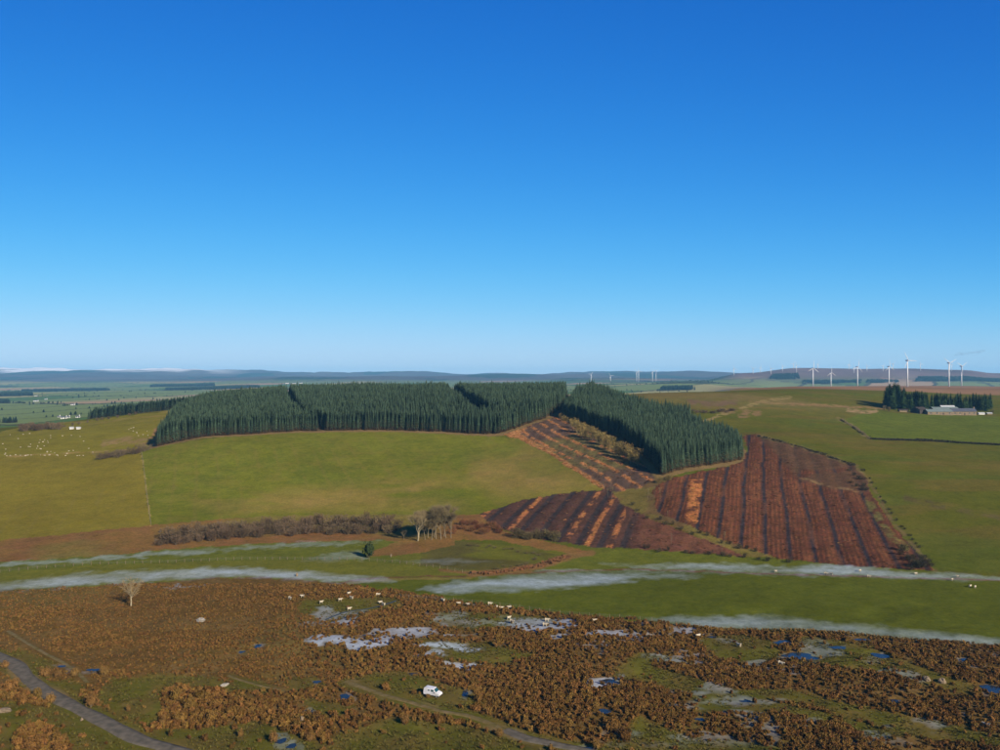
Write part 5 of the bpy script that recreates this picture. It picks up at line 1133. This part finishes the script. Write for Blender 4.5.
for u, v in [(825, 575), (828, 575.3), (831.5, 575.3), (860, 572), (869, 577.5), (916, 575), (952, 581.5), (958, 578), (970, 588), (975, 588.3), (776, 573)]:
    sheep(u, v, 'small white sheep on the frosty strip under the felled slope', 'sheep on the frosty strip', 1.15)
for i in range(62):
    u = random.uniform(2, 55) if i < 34 else random.uniform(25, 95); v = random.uniform(440, 462) if i % 2 else random.uniform(434, 455)
    if i % 5 == 0: v = random.uniform(455, 462)
    sheep(u, min(v, 455.5 + random.random()), 'tiny white sheep scattered over the sheep pasture at left', 'sheep on the left pasture', 0.85)
for i in range(12):
    sheep(random.uniform(118, 150), random.uniform(428, 437), 'tiny white sheep high on the sheep pasture near the plantation', 'sheep near the plantation corner', 0.85)

# ------------------------------------------------------------------ fences, rocks
POST = None
def fence(pts, label, step=3.2, h=1.25, rails=2):
    global POST
    W = px2w(pts); L = []
    for (a, b_), (c, d_) in zip(W[:-1], W[1:]):
        n = max(1, int(math.hypot(c - a, d_ - b_) / step)); L += [(a + (c - a) * i / n, b_ + (d_ - b_) * i / n) for i in range(n)]
    L.append(W[-1]); zz = H(np.array([p[0] for p in L]), np.array([p[1] for p in L])); x0, y0, z0 = L[0][0], L[0][1], zz[0]; o = empty('post_fence', (x0, y0, z0))
    if POST is None: b = MB(); b.box((0, 0, .45), (.17, .17, 1.7), 0, .8); POST = mk('post', (b.v, b.f), M_POST)
    for (x, y), z in zip(L, zz):
        p = link_copy(POST, 'post', o); p.location = (x - x0, y - y0, z - z0); p.rotation_euler = (random.uniform(-.06, .06), random.uniform(-.06, .06), random.uniform(0, 3)); p.scale = (1, 1, random.uniform(.9, 1.1))
    for hz in (.45, .8, 1.1):
        b = MB()
        for i in range(len(L) - 1): b.tube((L[i][0] - x0, L[i][1] - y0, zz[i] - z0 + hz), (L[i + 1][0] - x0, L[i + 1][1] - y0, zz[i + 1] - z0 + hz), .012, .012, 3, False)
        b.build('wire', M_WIRE, o)
    return tag(o, label, 'fence')
fence([(-60, 577), (0, 573), (100, 565), (250, 560), (362, 560.5)], 'long post fence between the two frosty fields at left')
fence([(362, 560.5), (400, 563.5), (440, 569), (470, 574)], 'post fence running from the evergreen to the burn')
fence([(400, 597.5), (500, 606.5), (560, 615), (640, 620.5), (700, 628)], 'post fence along the valley field and moor in the middle')
fence([(700, 628.5), (800, 632.5), (900, 640.5), (1000, 647.5), (1060, 652)], 'post fence along the valley field and moor at right')
fence([(141, 450), (145, 480), (151, 525.5)], 'thin fence line between the olive field and the green hill field', 4.0)
def rock(u, v, w, h, label, seed, m=M_ROCK, group=None):
    r = random.Random(seed); x, y, z = ray(u, v); V = []; F = []; ns, nt = 9, 5
    for i in range(nt + 1):
        th_ = math.pi * i / nt
        for j in range(ns):
            q = 1 + r.uniform(-.22, .22); V.append((w / 2 * q * math.sin(th_) * math.cos(6.283 * j / ns), w / 2.6 * q * math.sin(th_) * math.sin(6.283 * j / ns), h * .4 + h * .6 * math.cos(th_) * q))
    for i in range(nt):
        for j in range(ns): F.append((i * ns + j, i * ns + (j + 1) % ns, (i + 1) * ns + (j + 1) % ns, (i + 1) * ns + j))
    o = mesh_obj('boulder', V, F, m, None); o.location = (x, y, z - h * .15); o.rotation_euler = (0, 0, r.uniform(0, 6)); return tag(o, label, 'rock', group)
rock(201, 622, 3.2, 1.3, 'grey slab of rock in the bracken right of the lone tree', 1); rock(926, 682, 2.4, 1.2, 'left of two pale boulders at right on the moor', 2, M_STONE); rock(942, 683, 2.6, 1.3, 'right of two pale boulders at right on the moor', 3, M_STONE); rock(5, 712, 3.4, .9, 'flat pale rock at the left edge below the road', 4, M_STONE)
rock(82, 720.5, .9, .7, 'small pale stone on the lower verge of the road', 5, M_STONE); rock(302, 722, 1.1, 1.3, 'small pale stone below the blue frost in the bracken', 6, M_STONE); rock(225, 686, 2.4, .7, 'flat grey stone by the short pale path', 7); rock(297, 576.5, 1.2, 1.6, 'pale upright stone on the moor edge near the frosty field', 8, M_STONE)
rock(391, 557, .7, 1.5, 'pale upright post stone by the field gate', 9, M_STONE)

# ------------------------------------------------------------------ white van
def van():
    x, y, z = van_xy; o = empty('white_van', (x, y, z + 0.02), math.radians(-24))
    Wd = 0.9
    prof = [(-2.2, .45), (-2.25, 1.0), (-2.15, 1.95), (-1.9, 2.08), (0.35, 2.05), (0.62, 1.95), (1.25, 1.25), (2.0, 1.02), (2.2, .85), (2.22, .45)]
    V = []; F = []; n = len(prof)
    for s in (-1, 1):
        for (a, b_) in prof: V.append((a, s * Wd * (1 if b_ < 1.3 else .9), b_))
    for i in range(n): j = (i + 1) % n; F.append((i, j, n + j, n + i))
    F += [tuple(range(n - 1, -1, -1)), tuple(range(n, 2 * n))]
    body = mesh_obj('body', V, F, M_VAN, o); bm = body.modifiers.new('bevel', 'BEVEL'); bm.width = .06; bm.segments = 2
    mesh_obj('windscreen', [(.66, -.74, 1.93), (.66, .74, 1.93), (1.24, .80, 1.30), (1.24, -.80, 1.30), (.69, -.74, 1.96), (.69, .74, 1.96), (1.28, .80, 1.33), (1.28, -.80, 1.33)], [(0, 1, 2, 3), (7, 6, 5, 4), (0, 4, 5, 1), (1, 5, 6, 2), (2, 6, 7, 3), (3, 7, 4, 0)], M_TEAL, o)
    b = MB(); b.box((-2.19, 0, 1.52), (.06, 1.4, .66)); b.build('rear_window', M_TEAL, o)
    for s in (-1, 1):
        b = MB(); b.box((.25, s * .865, 1.58), (.75, .05, .5)); b.build('side_window', M_TEAL, o)
        b = MB(); b.box((-.75, s * .865, 1.58), (.45, .05, .32)); b.build('side_window', M_TEAL, o)
        b = MB(); b.box((2.16, s * .62, .85), (.12, .34, .2)); b.build('headlight', M_LAMP, o)
        b = MB(); b.box((-2.24, s * .78, 1.05), (.06, .16, .4)); b.build('tail_light', M_RED, o)
        b = MB(); b.box((.95, s * 1.0, 1.3), (.12, .2, .2)); b.build('mirror', M_TIMBER, o)
        for xx in (-1.4, 1.4):
            w = empty('wheel', (xx, s * .8, .32)); w.parent = o
            b = MB(); b.tube((0, -.1, 0), (0, .1, 0), .32, .32, 16); b.build('tyre', M_TYRE, w); b = MB(); b.tube((0, -.11, 0), (0, .11, 0), .19, .19, 12); b.build('rim', M_RIM, w)
    b = MB(); b.box((2.2, 0, .5), (.16, 1.7, .22)); b.build('bumper', M_TIMBER, o); b = MB(); b.box((-2.24, 0, .5), (.14, 1.7, .2)); b.build('bumper', M_TIMBER, o)
    tag(o, 'small white van parked on the moor among bracken', 'van')
van()

# ------------------------------------------------------------------ haze and the one small cloud
hz = MB(); hz.box((0, 8000, 147), (46000, 20000, 376)); hob = None
m = bpy.data.materials.new('haze_air'); m.use_nodes = True; n_, l_ = m.node_tree.nodes, m.node_tree.links; n_.remove(n_['Principled BSDF'])
pv = n_.new('ShaderNodeVolumePrincipled'); pv.inputs['Color'].default_value = (0.24, 0.64, 1.0, 1); pv.inputs['Density'].default_value = 5.4e-5; pv.inputs['Anisotropy'].default_value = 0.0
l_.new(pv.outputs[0], n_['Material Output'].inputs['Volume'])
hob = hz.build('haze', m); tag(hob, 'thin blue haze over the distant hills', kind='stuff')

def cloud(pts, label):
    V = []; F = []; r = random.Random(3)
    for (u, v, w, h) in pts:
        d = 13500.0; c = Vector(wp(u, v, d)); k = len(V); ns, nt = 10, 6; px = d / FPX
        for i in range(nt + 1):
            t = math.pi * i / nt
            for j in range(ns): q = 1 + r.uniform(-.15, .15); V.append((c.x + w * px * q * math.sin(t) * math.cos(6.283 * j / ns), c.y + w * px * q * math.sin(t) * math.sin(6.283 * j / ns), c.z + h * px * q * math.cos(t)))
        for i in range(nt):
            for j in range(ns): F.append((k + (i + 1) * ns + j, k + (i + 1) * ns + (j + 1) % ns, k + i * ns + (j + 1) % ns, k + i * ns + j))
    m = bpy.data.materials.new('thin_cloud'); m.use_nodes = True; n, l = m.node_tree.nodes, m.node_tree.links; n.remove(n['Principled BSDF'])
    p = n.new('ShaderNodeVolumePrincipled'); p.inputs['Color'].default_value = (.35, .4, .45, 1); p.inputs['Density'].default_value = 0.0028; l.new(p.outputs[0], n['Material Output'].inputs['Volume'])
    o = mesh_obj('cloud', V, F, m, None, True); tag(o, label, kind='stuff')
cloud([(957, 354.8, 3.0, 1.2), (961, 354.0, 4.0, 1.8), (966, 353.7, 3.6, 1.2), (972, 352.6, 4.0, 1.1), (978, 352.0, 4.2, 1.7), (982, 350.8, 3.4, 1.2)], 'small thin grey cloud above the right turbines')
